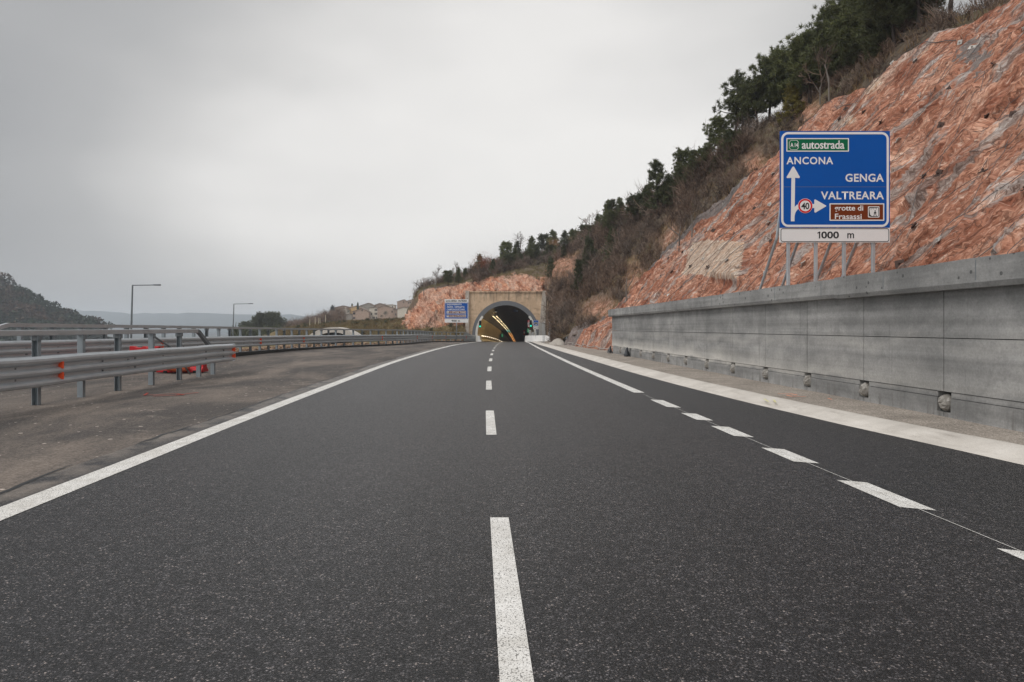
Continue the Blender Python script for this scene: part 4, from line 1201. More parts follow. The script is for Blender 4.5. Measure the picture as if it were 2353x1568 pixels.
sk_x = [955, 1010, 1060, 1105, 1150, 1200, 1250, 1300, 1350, 1400, 1450, 1500, 1560, 1620, 1700, 1780]
sk_y = [676, 660, 642, 622, 606, 592, 584, 570, 545, 525, 498, 478, 438, 395, 335, 272]
bpts = []
for k in range(420):
    px = rng.uniform(1085, 1720); bpts.append(seat(px, float(np.interp(px, sk_x, sk_y)) + rng.uniform(2, 26)) - np.array((0, 0, .2)))
bpts = np.array(bpts)
tag(brush('skyline_thicket', bpts[:250], 2.7, 'twigs', rng, .9), 'ragged belt of leafless bushes along the skyline between the pines', 'undergrowth')
tag(brush('skyline_dark_thicket', bpts[250:], 2.3, 'twigs_dark', rng, 1.1), 'dark leafless bushes mixed into the skyline belt', 'undergrowth')
for k in range(34):
    px = 1120 + (1700 - 1120) * (k + rng.random()) / 34; b = seat(px, float(np.interp(px, sk_x, sk_y)) + rng.uniform(4, 24))
    far_ = px < 1400
    h = (rng.uniform(22, 40) if far_ else rng.uniform(40, 78)) * b[1] / F
    tree('pine_tree', PINES[('cone', 'spiky', 'round')[k % 3]], k, b - np.array((0, 0, .2)), h, 'small dark pine half hidden in the brush belt of the far skyline' if far_ else 'mid-sized dark pine half buried in the brush high on the slope', 'tree', 'pines in the far skyline belt' if far_ else 'pines in the upper slope brush', ('needles_dark', 'needles')[k % 2], 'bark', rng.uniform(1.0, 1.4))
for k, (px, py, ty) in enumerate(((1995, 150, -30), (2045, 118, -60), (1942, 180, 10), (1885, 215, 50), (1830, 252, 105), (2085, 92, -90), (1960, 158, 40), (1900, 200, 90), (2130, 62, -60))):
    b = seat(px, py); tree('pine_tree', PINES['round'], k, b + np.array((1.0, 2.0, -.6)), (py - ty) * b[1] / F, 'dark pine in the second row behind the crest pines above the blue sign', 'tree', 'second row of crest pines', 'needles_dark', 'bark', 1.2)

def grass(name, pts, L, w, n, mat, rng):
    C = np.repeat(pts, n, 0) + rng.normal(size=(len(pts) * n, 3)) * (.22, .22, .02)
    V = blades(C, np.zeros_like(C) + (0, 0, .9), L, w, rng, .5)
    o = put(name, quads_mesh(name, V), M[mat]); return tag(o, kind='stuff')
bp = scatter_points(BANK[0], BANK[1], 5200, rng, lambda c: (c[:, 1] > 104) * (project(c)[0] > 640))
tag(grass('dry_grass', bp[:3600], .50, .022, 12, 'grass', rng), 'dry yellowish grass on the bank below the village', 'grass')
tag(grass('brown_grass', bp[3600:], .65, .02, 12, 'grass_brown', rng), 'reddish brown weeds in patches on the bank below the village', 'weeds')
bs = scatter_points(BANK[0], BANK[1], 90, rng, lambda c: (c[:, 1] > 108) * (project(c)[0] > 660))
tag(brush('bank_scrub', bs, .9, 'leaves_olive', rng, 4.0), 'low dark scrub dotted over the grass bank', 'undergrowth')
def grassy(cen):
    px, py = project(cen)
    return ((cen[:, 1] > 124) & (py < 690)) * 1.0
gp = scatter_points(SPUR[0], SPUR[1], 2600, rng, lambda c: grassy(c) * (c[:, 1] > 128))
tag(grass('spur_grass', gp, .5, .026, 10, 'grass', rng), 'dry grass on the ledge above the portal cliff', 'grass')
gp = scatter_points(HILL[0], HQ, 5000, rng, hill_w)
tag(grass('slope_grass', gp, .45, .018, 10, 'grass_brown', rng), 'dead brown grass between the bushes on the slope', 'grass')

def stones(name, pts, size, mat, rng):
    g_ = (1 + 5 ** .5) / 2
    base = np.array([(-1, g_, 0), (1, g_, 0), (-1, -g_, 0), (1, -g_, 0), (0, -1, g_), (0, 1, g_), (0, -1, -g_), (0, 1, -g_), (g_, 0, -1), (g_, 0, 1), (-g_, 0, -1), (-g_, 0, 1)]) / 1.9
    tri = np.array([(0, 11, 5), (0, 5, 1), (0, 1, 7), (0, 7, 10), (0, 10, 11), (1, 5, 9), (5, 11, 4), (11, 10, 2), (10, 7, 6), (7, 1, 8), (3, 9, 4), (3, 4, 2), (3, 2, 6), (3, 6, 8), (3, 8, 9), (4, 9, 5), (2, 4, 11), (6, 2, 10), (8, 6, 7), (9, 8, 1)])
    n = len(pts)
    s = size * rng.lognormal(0, .55, (n, 1, 1)) * rng.uniform(.6, 1.25, (n, 12, 1)) * rng.uniform(.6, 1.3, (n, 1, 3))
    B = base[None] * s
    an = rng.uniform(0, 6.28, n); c_, s_ = np.cos(an), np.sin(an)
    X = B[..., 0] * c_[:, None] - B[..., 1] * s_[:, None]; Yv = B[..., 0] * s_[:, None] + B[..., 1] * c_[:, None]
    V = np.stack([X, Yv, B[..., 2] * .7], -1) + pts[:, None, :]
    Fq = (tri[None] + (np.arange(n) * 12)[:, None, None]).reshape(-1, 3)
    o = put(name, mesh_np(name, V.reshape(-1, 3), [Fq]), M[mat]); return tag(o, kind='stuff')
rp = []
for k in range(13000):
    y = rng.uniform(36, 116); off = abs(rng.normal()) * 1.6
    x = float(rail_x(y)) - .55 - off
    z = float(zroad(y)) - .15 + .28 * math.exp(-((off - 1.0) / .8) ** 2) + rng.uniform(-.05, .12)
    rp.append((x, y, z))
tag(stones('rubble', np.array(rp), .07, 'rubble', rng), 'brown broken rock heaped behind the long curved guard rail', 'rubble')

# =================================================================== RETAINING WALL
def build_wall():
    wt = thing('retaining_wall', 'long grey concrete retaining wall beside the road below the red rock', 'wall', (8.2, 20, 0))
    xf = 7.90
    pk = [11.75 + 2.445 * k for k in range(-5, 13)]      # pocket centres = vertical joints
    b = MB()
    y_end = 41.15
    ys = [-6.0] + [p for p in pk if p > -5] + [y_end]
    g = .011
    b.box(xf + .30, xf + .46, -6, y_end - .02, -.4, 2.25)
    for a, c in zip(ys[:-1], ys[1:]):
        y0, y1 = a + g, c - g
        if y1 - y0 < .1: continue
        b.box(xf, xf + .31, y0, y1, 1.427, 2.24)
        b.box(xf, xf + .31, y0, y1, .517, 1.413)
        b.box(xf, xf + .31, y0, y1, -.4, .165)
        h0 = .16 if a in pk else 0; h1 = .16 if c in pk else 0
        b.box(xf, xf + .31, y0 + h0, y1 - h1, .1655, .405)
        b.box(xf + .012, xf + .31, y0 + h0, y1 - h1, .415, .505)
    o = b.build('wall_panels', M['wall'], wt)
    # pocket backs are dark recesses in the core; coping in two pours
    cp = MB(); prof = [(xf - .16, 2.24), (xf - .20, 2.32), (xf - .20, 2.655), (xf + .5, 2.655), (xf + .5, 2.24)]
    def coping(y0, y1, dz, dx):
        m = MB(); n = max(2, int((y1 - y0) / .3))
        yy_ = np.linspace(y0, y1, n)
        V = []
        for k, y in enumerate(yy_):
            for j, (x, z) in enumerate(prof):
                jit = .010 * float(vnoise(np.array([[y * 2.3, j * 3.1, 0]]), 8)[0]) if j == 2 else 0
                V.append((x - (dx if j < 3 else 0), y, z + (dz if j in (2, 3) else (-dz if j < 2 else 0)) + jit))
        idx = np.arange(n * 5).reshape(n, 5); Fs = []
        for k in range(n - 1):
            for j in range(5): Fs.append((k * 5 + j, k * 5 + (j + 1) % 5, (k + 1) * 5 + (j + 1) % 5, (k + 1) * 5 + j))
        Fs += [tuple(range(5)), tuple((n - 1) * 5 + j for j in range(4, -1, -1))]
        m.add(V, Fs); return m
    c = coping(14.95, y_end + .12, 0, 0); c.build('coping', M['wall'], wt)
    c = coping(-6, 14.93, .02, .03); c.build('coping', M['wall'], wt)
    # joints in the coping: thin dark grooves as narrow recess strips
    j = MB()
    for y in np.arange(-4, 41, 2.445):
        if abs(y - 14.94) > .5: j.box(xf - .203 - (.03 if y < 14.9 else 0), xf - .19, y, y + .014, 2.33, 2.645)
    j.build('coping_joint', M['steel_dark'], wt)
    return pk
PK = build_wall()

def bag_mesh(seed, hang=0.0):
    rg = random.Random(seed); V = []; Fs = []
    n = 11; rings = 5
    for r_ in range(rings):
        f = r_ / (rings - 1); dep = .02 + .16 * math.sin(f * 1.45)
        for k in range(n):
            a = 2 * math.pi * k / n
            rad = .135 * (1.0 - .85 * f ** 2.2) * rg.uniform(.86, 1.08)
            V.append((-dep * rg.uniform(.85, 1.1) + .10, math.cos(a) * rad * .95, math.sin(a) * rad * 1.1 - hang * max(0, -math.sin(a)) * (1 - f)))
    for r_ in range(rings - 1):
        for k in range(n): Fs.append((r_ * n + k, r_ * n + (k + 1) % n, (r_ + 1) * n + (k + 1) % n, (r_ + 1) * n + k))
    Fs.append(tuple((rings - 1) * n + k for k in range(n))); Fs.append(tuple(range(n - 1, -1, -1)))
    m = MB(); m.add(V, Fs); return m
bag_meshes = []
for k in range(3):
    me = bag_mesh(k).mesh('bag'); me.materials.append(M['bag']); bag_meshes.append(me)
for k, y in enumerate(PK):
    if y < 9 or k - 5 in (10, 12): continue
    o = put('wrapped_anchor', bag_meshes[k % 3], None, None, (7.90, y, .325)); bm_fix(o.data) if k < 8 else None
    tag(o, 'anchor head wrapped in grey plastic, in a square pocket at the wall foot', 'anchor', 'wrapped anchors in the wall pockets')
def black_bag(y, lab, s):
    m = MB(); rg = random.Random(int(y * 10)); V = []; n = 10
    prof = [(0, .46), (.05, .40), (.06, .30), (.11, .20), (.15, .10), (.16, .03), (.10, 0)]
    for r_, z in prof:
        for k in range(n):
            a = 2 * math.pi * k / n; V.append((7.86 - .05 * (1 - z / .46) + math.cos(a) * r_ * rg.uniform(.8, 1.15) * s - .10, y + math.sin(a) * r_ * rg.uniform(.85, 1.2) * s * 1.3 , .10 + z * s))
    Fs = [(r_ * n + k, r_ * n + (k + 1) % n, (r_ + 1) * n + (k + 1) % n, (r_ + 1) * n + k) for r_ in range(len(prof) - 1) for k in range(n)]
    Fs.append(tuple((len(prof) - 1) * n + k for k in range(n)))
    m.add(V, Fs); tag(m.build('plastic_bag', M['bag_black'], smooth=False), lab, 'bag')
black_bag(PK[15], 'larger slumped black plastic bag hanging at the wall foot', 1.05)
black_bag(PK[17] - .25, 'black plastic bag at the far end of the wall', .95)

# =================================================================== ROCK NET
def rock_pt(px, py):
    d = Vector(((px - VX) / F, 1.0, -(py - VY) / F)).normalized()
    h = ROCKB.ray_cast(Vector((0, 0, H)), d); return h
ROCKB = bvh_of(ROCK)
def surf_at(X, Y):
    h = ROCKB.ray_cast(Vector((X, Y, 60)), Vector((0, 0, -1)))
    return h
def build_net():
    nt = thing('rockfall_net', 'steel cable net pinned over the red rock slope above the wall', 'net', (10, 25, 2))
    rg = random.Random(3)
    topX = lambda y: float(np.interp(y, [-12, 31, 41.3, 45.4, 49, 52, 55, 57], [22.6, 22.0, 20.8, 19.7, 18.0, 16.3, 13.8, 11.3]))
    plates = []
    N = Vector((-math.sin(A50), 0, math.cos(A50)))
    ny = 0
    for sgn in (1, -1):
        y0 = 6.0 if sgn > 0 else 10.0
        while y0 < 62:
            pts = []; lx_ = 10.2
            while True:
                y = y0 + sgn * (lx_ - 10.2) * .55 + rg.uniform(-.12, .12)
                if y < 7 or y > 55.5 or lx_ > topX(y) - .3: break
                h = surf_at(lx_, y)
                if h[0] is None: break
                pts.append(h[0] + N * .07)
                lx_ += .4
            if len(pts) > 5:
                b = MB(); b.tube([tuple(p) for p in pts], .010, 4, False); b.build('cable', M['cable'], nt)
            y0 += 3.0
    for sgn in range(9):
        pass
    # border cable along the left edge
    b = MB(); pts = []
    for y in np.arange(31, 56.5, .6):
        h = surf_at(topX(y) - .55, y)
        if h[0] is not None: pts.append(tuple(h[0] + N * .08))
    b.tube(pts, .018, 4, False); b.build('border_cable', M['cable'], nt)
    b = MB(); pts = []
    for y in np.arange(42.5, 66, .5):
        h = ROCKB.ray_cast(Vector((0, y, float(zroad(y)) + .25 + .06 * math.sin(y * 1.3))), Vector((1, 0, 0)))
        if h[0] is not None: pts.append((h[0].x - .06, h[0].y, h[0].z))
    b.tube(pts, .022, 4, False); b.build('foot_cable', M['plate_grey'], nt)
    # anchor plates
    pm = MB(); pm.box(-.105, .105, -.105, .105, 0, .025); pm.tube([(0, 0, .025), (0, 0, .09)], .03, 6)
    me = pm.mesh('anchor_plate'); bm_fix(me)
    rg = random.Random(9); y = 8.0; row = 0
    cand = []
    for iy in range(24):
        for ix in range(7):
            cand.append((8.0 + iy * 2.05 + (ix % 2) * 1.0 + rg.uniform(-.35, .35), 11.0 + ix * 1.62 + rg.uniform(-.35, .35)))
    for (y, x) in cand:
        if x > topX(y) - .6 or y > 54: continue
        h = surf_at(x, y)
        if h[0] is None: continue
        grey = rg.random() < .38
        o = bpy.data.objects.new('anchor_plate', me); COL.objects.link(o)
        nn = (h[1] * .4 + N * .6).normalized()
        if nn.z < 0: nn = -nn
        o.location = h[0] + N * .05
        q = nn.to_track_quat('Z', 'Y'); o.rotation_mode = 'QUATERNION'
        from mathutils import Quaternion
        o.rotation_quaternion = q @ Quaternion((0, 0, 1), rg.uniform(0, 6.28))
        s = rg.uniform(.85, 1.2); o.scale = (s, s, s)
        if not me.materials: me.materials.append(None)
        o.material_slots[0].link = 'OBJECT'; o.material_slots[0].material = M['plate_grey'] if grey else M['rust']
        if grey: tag(o, 'small pale grey anchor plate pinned on the netted red rock', 'anchor plate', 'pale anchor plates on the red rock')
        else: tag(o, 'small rusty brown anchor plate pinned on the netted red rock', 'anchor plate', 'rusty anchor plates on the red rock')
build_net()

# =================================================================== GUARD RAILS
THRIE = [(.00, .0), (.075, .03), (.085, .075), (.075, .115), (.0, .16), (.0, .215), (.075, .255), (.085, .30), (.075, .345), (.0, .385), (.0, .44), (.075, .485), (.085, .53), (.075, .575), (.0, .625)]
def thrie_profile(t=.006):
    return [(a, b) for a, b in THRIE] + [(a - t - .004, b) for a, b in THRIE[::-1]]
def ipost(b, x, y, z0, z1, ang=0.0):
    """C-section post, flanges along the rail"""
    c_, s_ = math.cos(ang), math.sin(ang)
    poly = [(-.06, -.05), (.06, -.05), (.06, .05), (.035, .05), (.035, .057), (.068, .057), (.068, -.058), (-.068, -.058), (-.068, .057), (-.035, .057), (-.035, .05), (-.06, .05)]
    poly = [(-.065, -.055), (.065, -.055), (.065, .055), (.055, .055), (.055, -.045), (-.055, -.045), (-.055, .055), (-.065, .055)]
    n = len(poly); V = []
    for z in (z0, z1):
        for (a, d) in poly: V.append((x + a * c_ - d * s_, y + a * s_ + d * c_, z))
    Fs = [(0, 1, 4, 5), (1, 2, 3, 4), (0, 5, 6, 7)]
    Fs += [tuple(n + i for i in f[::-1]) for f in Fs]
    Fs += [(i, (i + 1) % n, n + (i + 1) % n, n + i) for i in range(n)]
    b.add(V, Fs)

def reflector(parent, p, side, zs, along):
    b = MB(); along = np.array((*along, 0.)); side = np.array((*side, 0.))
    for z in zs:
        c = np.array((p[0], p[1], z))
        V = []
        for (s_, u) in ((.0, .055), (.11, .075), (.11, -.075), (.0, -.055)):
            V.append(c + side * s_ + (0, 0, u))
        V += [v + along * .05 for v in V]
        b.add(V, [(0, 1, 2, 3), (7, 6, 5, 4), (0, 4, 5, 1), (1, 5, 6, 2), (2, 6, 7, 3), (3, 7, 4, 0)])
    b.build('reflector', M['reflector'], parent)

def front_rail():
    t = thing('guard_rail', 'near three-wave steel guard rail on tall posts with a cut-off flared end', 'guard rail', (-9.1, 18, 0))
    ys = np.arange(4, 25.01, .5)
    path = [(-8.92 + .02 * math.sin(y), y, .395 + .006 * math.sin(y * 1.7)) for y in ys]
    b = MB(); b.sweep(thrie_profile(), path); b.build('beam', M['steel'], t, smooth=False)
    b = MB(); b.sweep([(a + .0, z * 1.06 - .02) for a, z in thrie_profile()], [(-8.92, 25.01, .395), (-8.95, 25.15, .395), (-9.02, 25.3, .40)]); b.build('end_terminal', M['steel'], t)
    # bolts / slots on the valleys
    b = MB()
    for y in np.arange(5.5, 25, 1.55):
        for z in (.395 + .187, .395 + .412): b.box(-8.93, -8.905, y, y + .05, z - .02, z + .02)
    b.build('bolts', M['steel_dark'], t)
    # box top rail
    tp = [(-9.20, y, 1.43) for y in np.arange(4, 22.6, .9)] + [(-9.20, 22.5, 1.43)]
    b = MB(); b.sweep([(-.06, 0), (.06, 0), (.06, .12), (-.06, .12)], tp); b.build('top_rail', M['steel'], t, bevel=.012)
    b = MB(); b.sweep([(-.06, 0), (.06, 0), (.06, .12), (-.06, .12)], [(-9.20, 22.5, 1.43), (-9.19, 22.62, 1.40), (-9.12, 23.35, .93), (-9.1, 23.6, .80)]); b.build('end_ramp', M['steel_dark'], t)
    posts = [4.8, 6.4, 8.0, 9.6, 11.2, 12.8, 14.36, 15.98, 17.6, 19.4, 21.2]
    for k, y in enumerate(posts):
        b = MB(); ipost(b, -9.2, y, -.1, 1.43, R(0) if k % 2 else R(180))
        b.build('post', M['post_steel'], t)
    for y in (22.55, 23.75):
        b = MB(); ipost(b, -9.15, y, -.1, .95, 0); b.build('post', M['post_steel'], t)
    b = MB()
    for y in posts:
        b.box(-9.30, -9.10, y - .045, y + .045, 1.33, 1.428); b.box(-9.13, -8.93, y - .05, y + .05, .60, .80)
    b.build('brackets', M['steel_dark'], t)
    b = MB(); b.tube([(-9.2, 19.5, 1.36), (-9.25, 20.9, .95), (-9.2, 22.0, .12)], .03, 5); b.build('brace', M['steel_dark'], t)
    for y in (14.62, 24.95): reflector(t, (-8.92, y), (1, 0), (.395 + .187, .395 + .412), (0, 1))
front_rail()

def rear_rail():
    t = thing('guard_rail', 'long curved steel guard rail with top rail along the lay-by edge to the tunnel', 'guard rail', (-10, 60, 0))
    def zb(y): return float(zroad(y)) + float(np.interp(y, [13, 20, 42, 56], [.22, .18, .08, 0.02]))
    ys = np.concatenate([np.arange(13, 104, 1.0), np.arange(104, 117.6, .5)])
    line = [np.array((float(rail_x(y)), y, zb(y))) for y in ys]
    d = np.concatenate([[0], np.cumsum([np.linalg.norm(line[k + 1] - line[k]) for k in range(len(line) - 1)])])
    L = np.array(line)
    def at(s): return np.array([np.interp(s, d, L[:, k]) for k in range(3)])
    def tangent(s):
        v = at(min(s + .4, d[-1])) - at(max(s - .4, 0)); v[2] = 0; return v / np.linalg.norm(v)
    def off(s, side, z):
        tg = tangent(s); return at(s) + np.array((tg[1], -tg[0], 0)) * side + np.array((0, 0, z))
    S = np.arange(0, d[-1], .9)
    b = MB(); b.sweep(thrie_profile(), [off(s, .20, .40) for s in S]); b.build('beam', M['steel'], t)
    s0 = float(np.interp(20.8, L[:, 1], d))
    S2 = np.arange(s0, d[-1] - 4.2, .9)
    box = [(-.06, 0), (.06, 0), (.06, .12), (-.06, .12)]
    b = MB(); b.sweep(box, [off(s, 0, 1.44) for s in S2]); b.build('top_rail', M['steel'], t)
    b = MB(); b.sweep(box, [off(s0 - 2.6, .03, .85), off(s0 - .3, 0, 1.38), off(s0, 0, 1.44)]); b.build('end_ramp', M['steel'], t)
    e = S2[-1]
    b = MB(); b.sweep(box, [off(e, 0, 1.44), off(e + .5, 0, 1.46), off(d[-1] - .2, .1, .75)]); b.build('end_ramp', M['steel'], t)
    # solid transition plate at the portal
    b = MB(); V = [off(d[-1] - 4.6, .14, .1), off(d[-1] - 4.6, .14, 1.35), off(d[-1] - 3.4, .14, 1.42), off(d[-1] - .4, .14, .8), off(d[-1] - .4, .14, .1)]
    V2 = [v + np.array((.0, .06, 0)) for v in V]
    b.add(V + V2, [(0, 1, 2, 3, 4), (9, 8, 7, 6, 5)] + [(i, 5 + i, 5 + (i + 1) % 5, (i + 1) % 5) for i in range(5)]); b.build('transition_plate', M['steel'], t)
    s = .6; k = 0
    while s < d[-1] - 4.8:
        p = off(s, 0, 0); tg = tangent(s); an = math.atan2(tg[1], tg[0]) - math.pi / 2
        top = 1.44 if s > s0 - .1 else .95
        b = MB(); ipost(b, p[0], p[1], p[2] - .3, p[2] + top, an if k % 2 else an + math.pi)
        b.build('post', M['post_steel'] if k % 2 else M['steel_dark'], t); s += 1.55; k += 1
    b = MB(); s = .6
    while s < d[-1] - 4.8:
        p = off(s, 0, 0)
        if s > s0: b.box(p[0] - .09, p[0] + .09, p[1] - .05, p[1] + .05, p[2] + 1.34, p[2] + 1.437)
        q = off(s, .13, 0); b.box(q[0] - .08, q[0] + .08, q[1] - .05, q[1] + .05, q[2] + .58, q[2] + .80); s += 1.55
    b.build('brackets', M['steel_dark'], t)
    b = MB(); b.sweep([(-.10, -.3), (.28, -.3), (.28, .11), (-.10, .12)], [off(s, 0, 0) for s in S]); kb = b.build('kerb', M['black'], t)
    for y in (30, 42.5, 51, 66, 83, 101, 108, 114):
        s = float(np.interp(y, L[:, 1], d)); tg = tangent(s); p = off(s, .20, 0)
        reflector(t, (p[0], p[1]), (tg[1], -tg[0]), (p[2] + .587, p[2] + .812), (tg[0], tg[1]))
rear_rail()

# =================================================================== SIGNS
def text_mesh(s, bold=.0, space=1.0):
    cu = bpy.data.curves.new('txt', 'FONT'); cu.body = s; cu.size = 1.0; cu.offset = bold; cu.space_character = space
    cu.resolution_u = 4
    o = bpy.data.objects.new('txt', cu); COL.objects.link(o)
    dg = bpy.context.evaluated_depsgraph_get(); dg.update()
    me = bpy.data.meshes.new_from_object(o.evaluated_get(dg))
    bpy.data.objects.remove(o); bpy.data.curves.remove(cu)
    return me
def lettering(s, x0, x1, z0, z1, y, mat, parent, bold=.02, space=1.05):
    bold = min(bold, .022 if s.upper() == s else .014)
    """fits the text's ink box into x0..x1, z0..z1 on the plane Y = y, facing the camera side"""
    me = text_mesh(s, bold, space)
    n = len(me.vertices); co = np.zeros(n * 3, np.float32); me.vertices.foreach_get('co', co); co = co.reshape(-1, 3)
    mn, mx = co.min(0), co.max(0)
    X = x0 + (co[:, 0] - mn[0]) / (mx[0] - mn[0]) * (x1 - x0); Z = z0 + (co[:, 1] - mn[1]) / (mx[1] - mn[1]) * (z1 - z0)
    off = np.zeros(3); p = parent
    while p is not None: off += np.array(p.location); p = p.parent
    V = np.stack([X, np.full(n, y), Z], -1) - off
    me.vertices.foreach_set('co', np.ascontiguousarray(V, np.float32).ravel()); me.update(); me.name = 'lettering'
    return put('lettering', me, M[mat], parent)

def plate(parent, name, x0, x1, z0, z1, y, mat, r=.0, th=.03):
    b = MB(); b.prism(rrect(x0, x1, z0, z1, r, 6) if r > 0 else [(x0, z0), (x0, z1), (x1, z1), (x1, z0)], y, y + th)
    return b.build(name, M[mat], parent)
def frame(parent, name, x0, x1, z0, z1, w, r, y, mat, th=.003):
    b = MB(); b.ring(rrect(x0, x1, z0, z1, r), rrect(x0 + w, x1 - w, z0 + w, z1 - w, max(r - w, .004)), y, y + th)
    return b.build(name, M[mat], parent)

def big_sign():
    Y = 19.5
    def c(zx, zy):
        zx = zx - (zy - 600) * .014
        px, py = (3050 + zx / 2.34) / 1.7408, (480 + zy / 2.34) / 1.7408
        p = P(px, py, Y); return p[0], p[2]
    def bx(x0, x1, y0, y1):
        a, b = c(x0, (y0 + y1) / 2), c(x1, (y0 + y1) / 2)
        return a[0], b[0], c(x0, y1)[1], c(x0, y0)[1]
    t = thing('direction_sign', 'big blue and white motorway direction sign on posts above the concrete wall', 'road sign', (10.0, Y, 2.0))
    board = plate(t, 'board', *bx(165, 1192, 105, 1009), Y, 'sign_blue', 0, .03)
    fr = bx(166 + 8, 1190 - 8, 115, 1003)
    frame(board, 'border', *fr, .062, .20, Y - .004, 'sign_white')
    g = plate(board, 'green_panel', *bx(226, 795, 180, 290), Y - .004, 'sign_green', 0, .0035)
    frame(g, 'panel_border', *bx(218, 803, 172, 298), .028, .012, Y - .008, 'sign_white')
    lettering('autostrada', *bx(362, 760, 194, 273), Y - .008, 'sign_white', g, .03, .95)
    lettering('A 14', *bx(255, 326, 216, 256), Y - .008, 'sign_white', g, .03, .9)
    # rounded octagon badge outline
    cxz = c(288, 236); oc = []
    for (a, b_) in ((-.62, 1), (.62, 1), (1, .6), (1, -.6), (.62, -1), (-.62, -1), (-1, -.6), (-1, .6)): oc.append((cxz[0] + a * .135, cxz[1] + b_ * .135))
    inn = [((x - cxz[0]) * .93 + cxz[0], (z - cxz[1]) * .93 + cxz[1]) for x, z in oc]
    b = MB(); b.ring(oc, inn, Y - .008, Y - .005); b.build('badge', M['sign_white'], g)
    lettering('ANCONA', *bx(221, 658, 347, 417), Y - .004, 'sign_white', board, .028, 1.12)
    lettering('GENGA', *bx(775, 1134, 505, 581), Y - .004, 'sign_white', board, .028, 1.08)
    lettering('VALTREARA', *bx(548, 1138, 671, 745), Y - .004, 'sign_white', board, .028, 1.08)
    # arrows
    b = MB()
    def poly(pts, y0, y1): b.prism([c(*p) for p in pts], y0, y1)
    poly([(270, 950), (270, 520), (304, 520), (304, 950)], Y - .004, Y - .0005)
    poly([(229, 546), (224, 535), (279, 440), (286, 437), (293, 440), (348, 535), (343, 546), (304, 543), (270, 543)], Y - .0045, Y - .0005)
    br = [(304, 905), (304, 815), (325, 795), (350, 790), (350, 826), (333, 838), (316, 860), (308, 880)]
    poly(br, Y - .0048, Y - .0005)
    poly([(455, 788), (493, 788), (493, 826), (455, 826)], Y - .004, Y - .0005)
    poly([(487, 752), (494, 744), (598, 803), (598, 810), (497, 870), (489, 862)], Y - .0045, Y - .0005)
    b.build('arrow', M['sign_white'], board)
    k = c(402, 806); u = abs(c(502, 806)[0] - c(402, 806)[0]) / 100
    sp = MB(); sp.prism(circle(k[0], k[1], 69 * u), Y - .009, Y - .006); spo = sp.build('speed_limit', M['sign_white'], board)
    sp = MB(); sp.ring(circle(k[0], k[1], 66 * u), circle(k[0], k[1], 51 * u), Y - .012, Y - .0095); sp.build('red_ring', M['sign_red'], spo)
    x0, x1, z0, z1 = bx(364, 440, 776, 838); lettering('40', x0, x1, z0, z1, Y - .012, 'sign_black', spo, .035, .95)
    br_ = plate(board, 'brown_panel', *bx(638, 1134, 790, 937), Y - .004, 'sign_brown', 0, .0035)
    frame(br_, 'panel_border', *bx(630, 1142, 782, 945), .030, .012, Y - .008, 'sign_white')
    lettering('grotte di', *bx(676, 945, 800, 866), Y - .008, 'sign_white', br_, .03, 1.0)
    lettering('Frasassi', *bx(681, 931, 879, 930), Y - .008, 'sign_white', br_, .03, 1.0)
    ic = plate(br_, 'cave_pictogram', *bx(990, 1097, 810, 915), Y - .008, 'sign_white', .03, .003)
    b = MB()
    a = bx(997, 1091, 817, 908)
    outer = [(a[0], a[2] + .02), (a[0] - .0, a[3] - .02), (a[0] + .03, a[3]), (a[1] - .02, a[3]), (a[1], a[3] - .02), (a[1], a[2] + .03), (a[1] - .03, a[2]), (a[0] + .06, a[2])]
    inner = [(a[0] + .035, a[2] + .06), (a[0] + .012, a[3] - .05), (a[0] + .04, a[3] - .022), (a[1] - .03, a[3] - .014), (a[1] - .016, a[3] - .03), (a[1] - .012, a[2] + .035), (a[1] - .035, a[2] + .016), (a[0] + .085, a[2] + .02)]
    b.ring(outer, inner, Y - .012, Y - .009)
    for (zx, ln) in ((1018, 24), (1030, 14), (1042, 20), (1055, 12), (1066, 22)):
        b.prism([c(zx - 3, 822), c(zx + 3, 822), c(zx, 822 + ln)], Y - .012, Y - .009)
    b.prism(circle(*c(1056, 853), .016, 12), Y - .0125, Y - .009)
    b.prism([c(1050, 861), c(1062, 861), c(1061, 880), c(1051, 880)], Y - .0122, Y - .009)
    for seg in (((1051, 878), (1043, 902)), ((1060, 878), (1069, 902)), ((1051, 863), (1045, 876)), ((1061, 863), (1068, 876))):
        (ax_, ay_), (bx_, by_) = seg
        b.prism([c(ax_ - 2.5, ay_), c(ax_ + 2.5, ay_), c(bx_ + 2.5, by_), c(bx_ - 2.5, by_)], Y - .0118, Y - .009)
    b.build('walker_drawing', M['sign_black'], ic)
    # horizontal seam of the two sheets
    x0, x1, z0, z1 = bx(180, 1182, 626, 629)
    plate(board, 'sheet_seam', x0, x1, z0, z1, Y - .002, 'steel_dark', 0, .001)
    dp = plate(t, 'distance_plate', *bx(168, 1200, 1013, 1148), Y, 'sign_white', 0, .03)
    frame(dp, 'plate_border', *bx(176, 1192, 1016, 1143), .018, .07, Y - .004, 'sign_black')
    one = MB(); one.prism([c(*q) for q in ((535, 1110), (535, 1060), (521, 1066), (521, 1057), (537, 1046), (546, 1046), (546, 1110))], Y - .004, Y - .001); one.build('lettering', M['sign_black'], dp)
    lettering('000', *bx(556, 722, 1045, 1111), Y - .004, 'sign_black', dp, .022, 1.0)
    lettering('m', *bx(800, 863, 1061, 1109), Y - .004, 'sign_black', dp, .022, 1.0)
    # posts and raking braces
    for zx in (260, 518, 783, 1057):
        x = c(zx, 1150)[0]; b = MB(); b.box(x - .04, x + .04, Y + .035, Y + .115, 1.5, 6.7); b.build('post', M['steel'], t, bevel=.006)
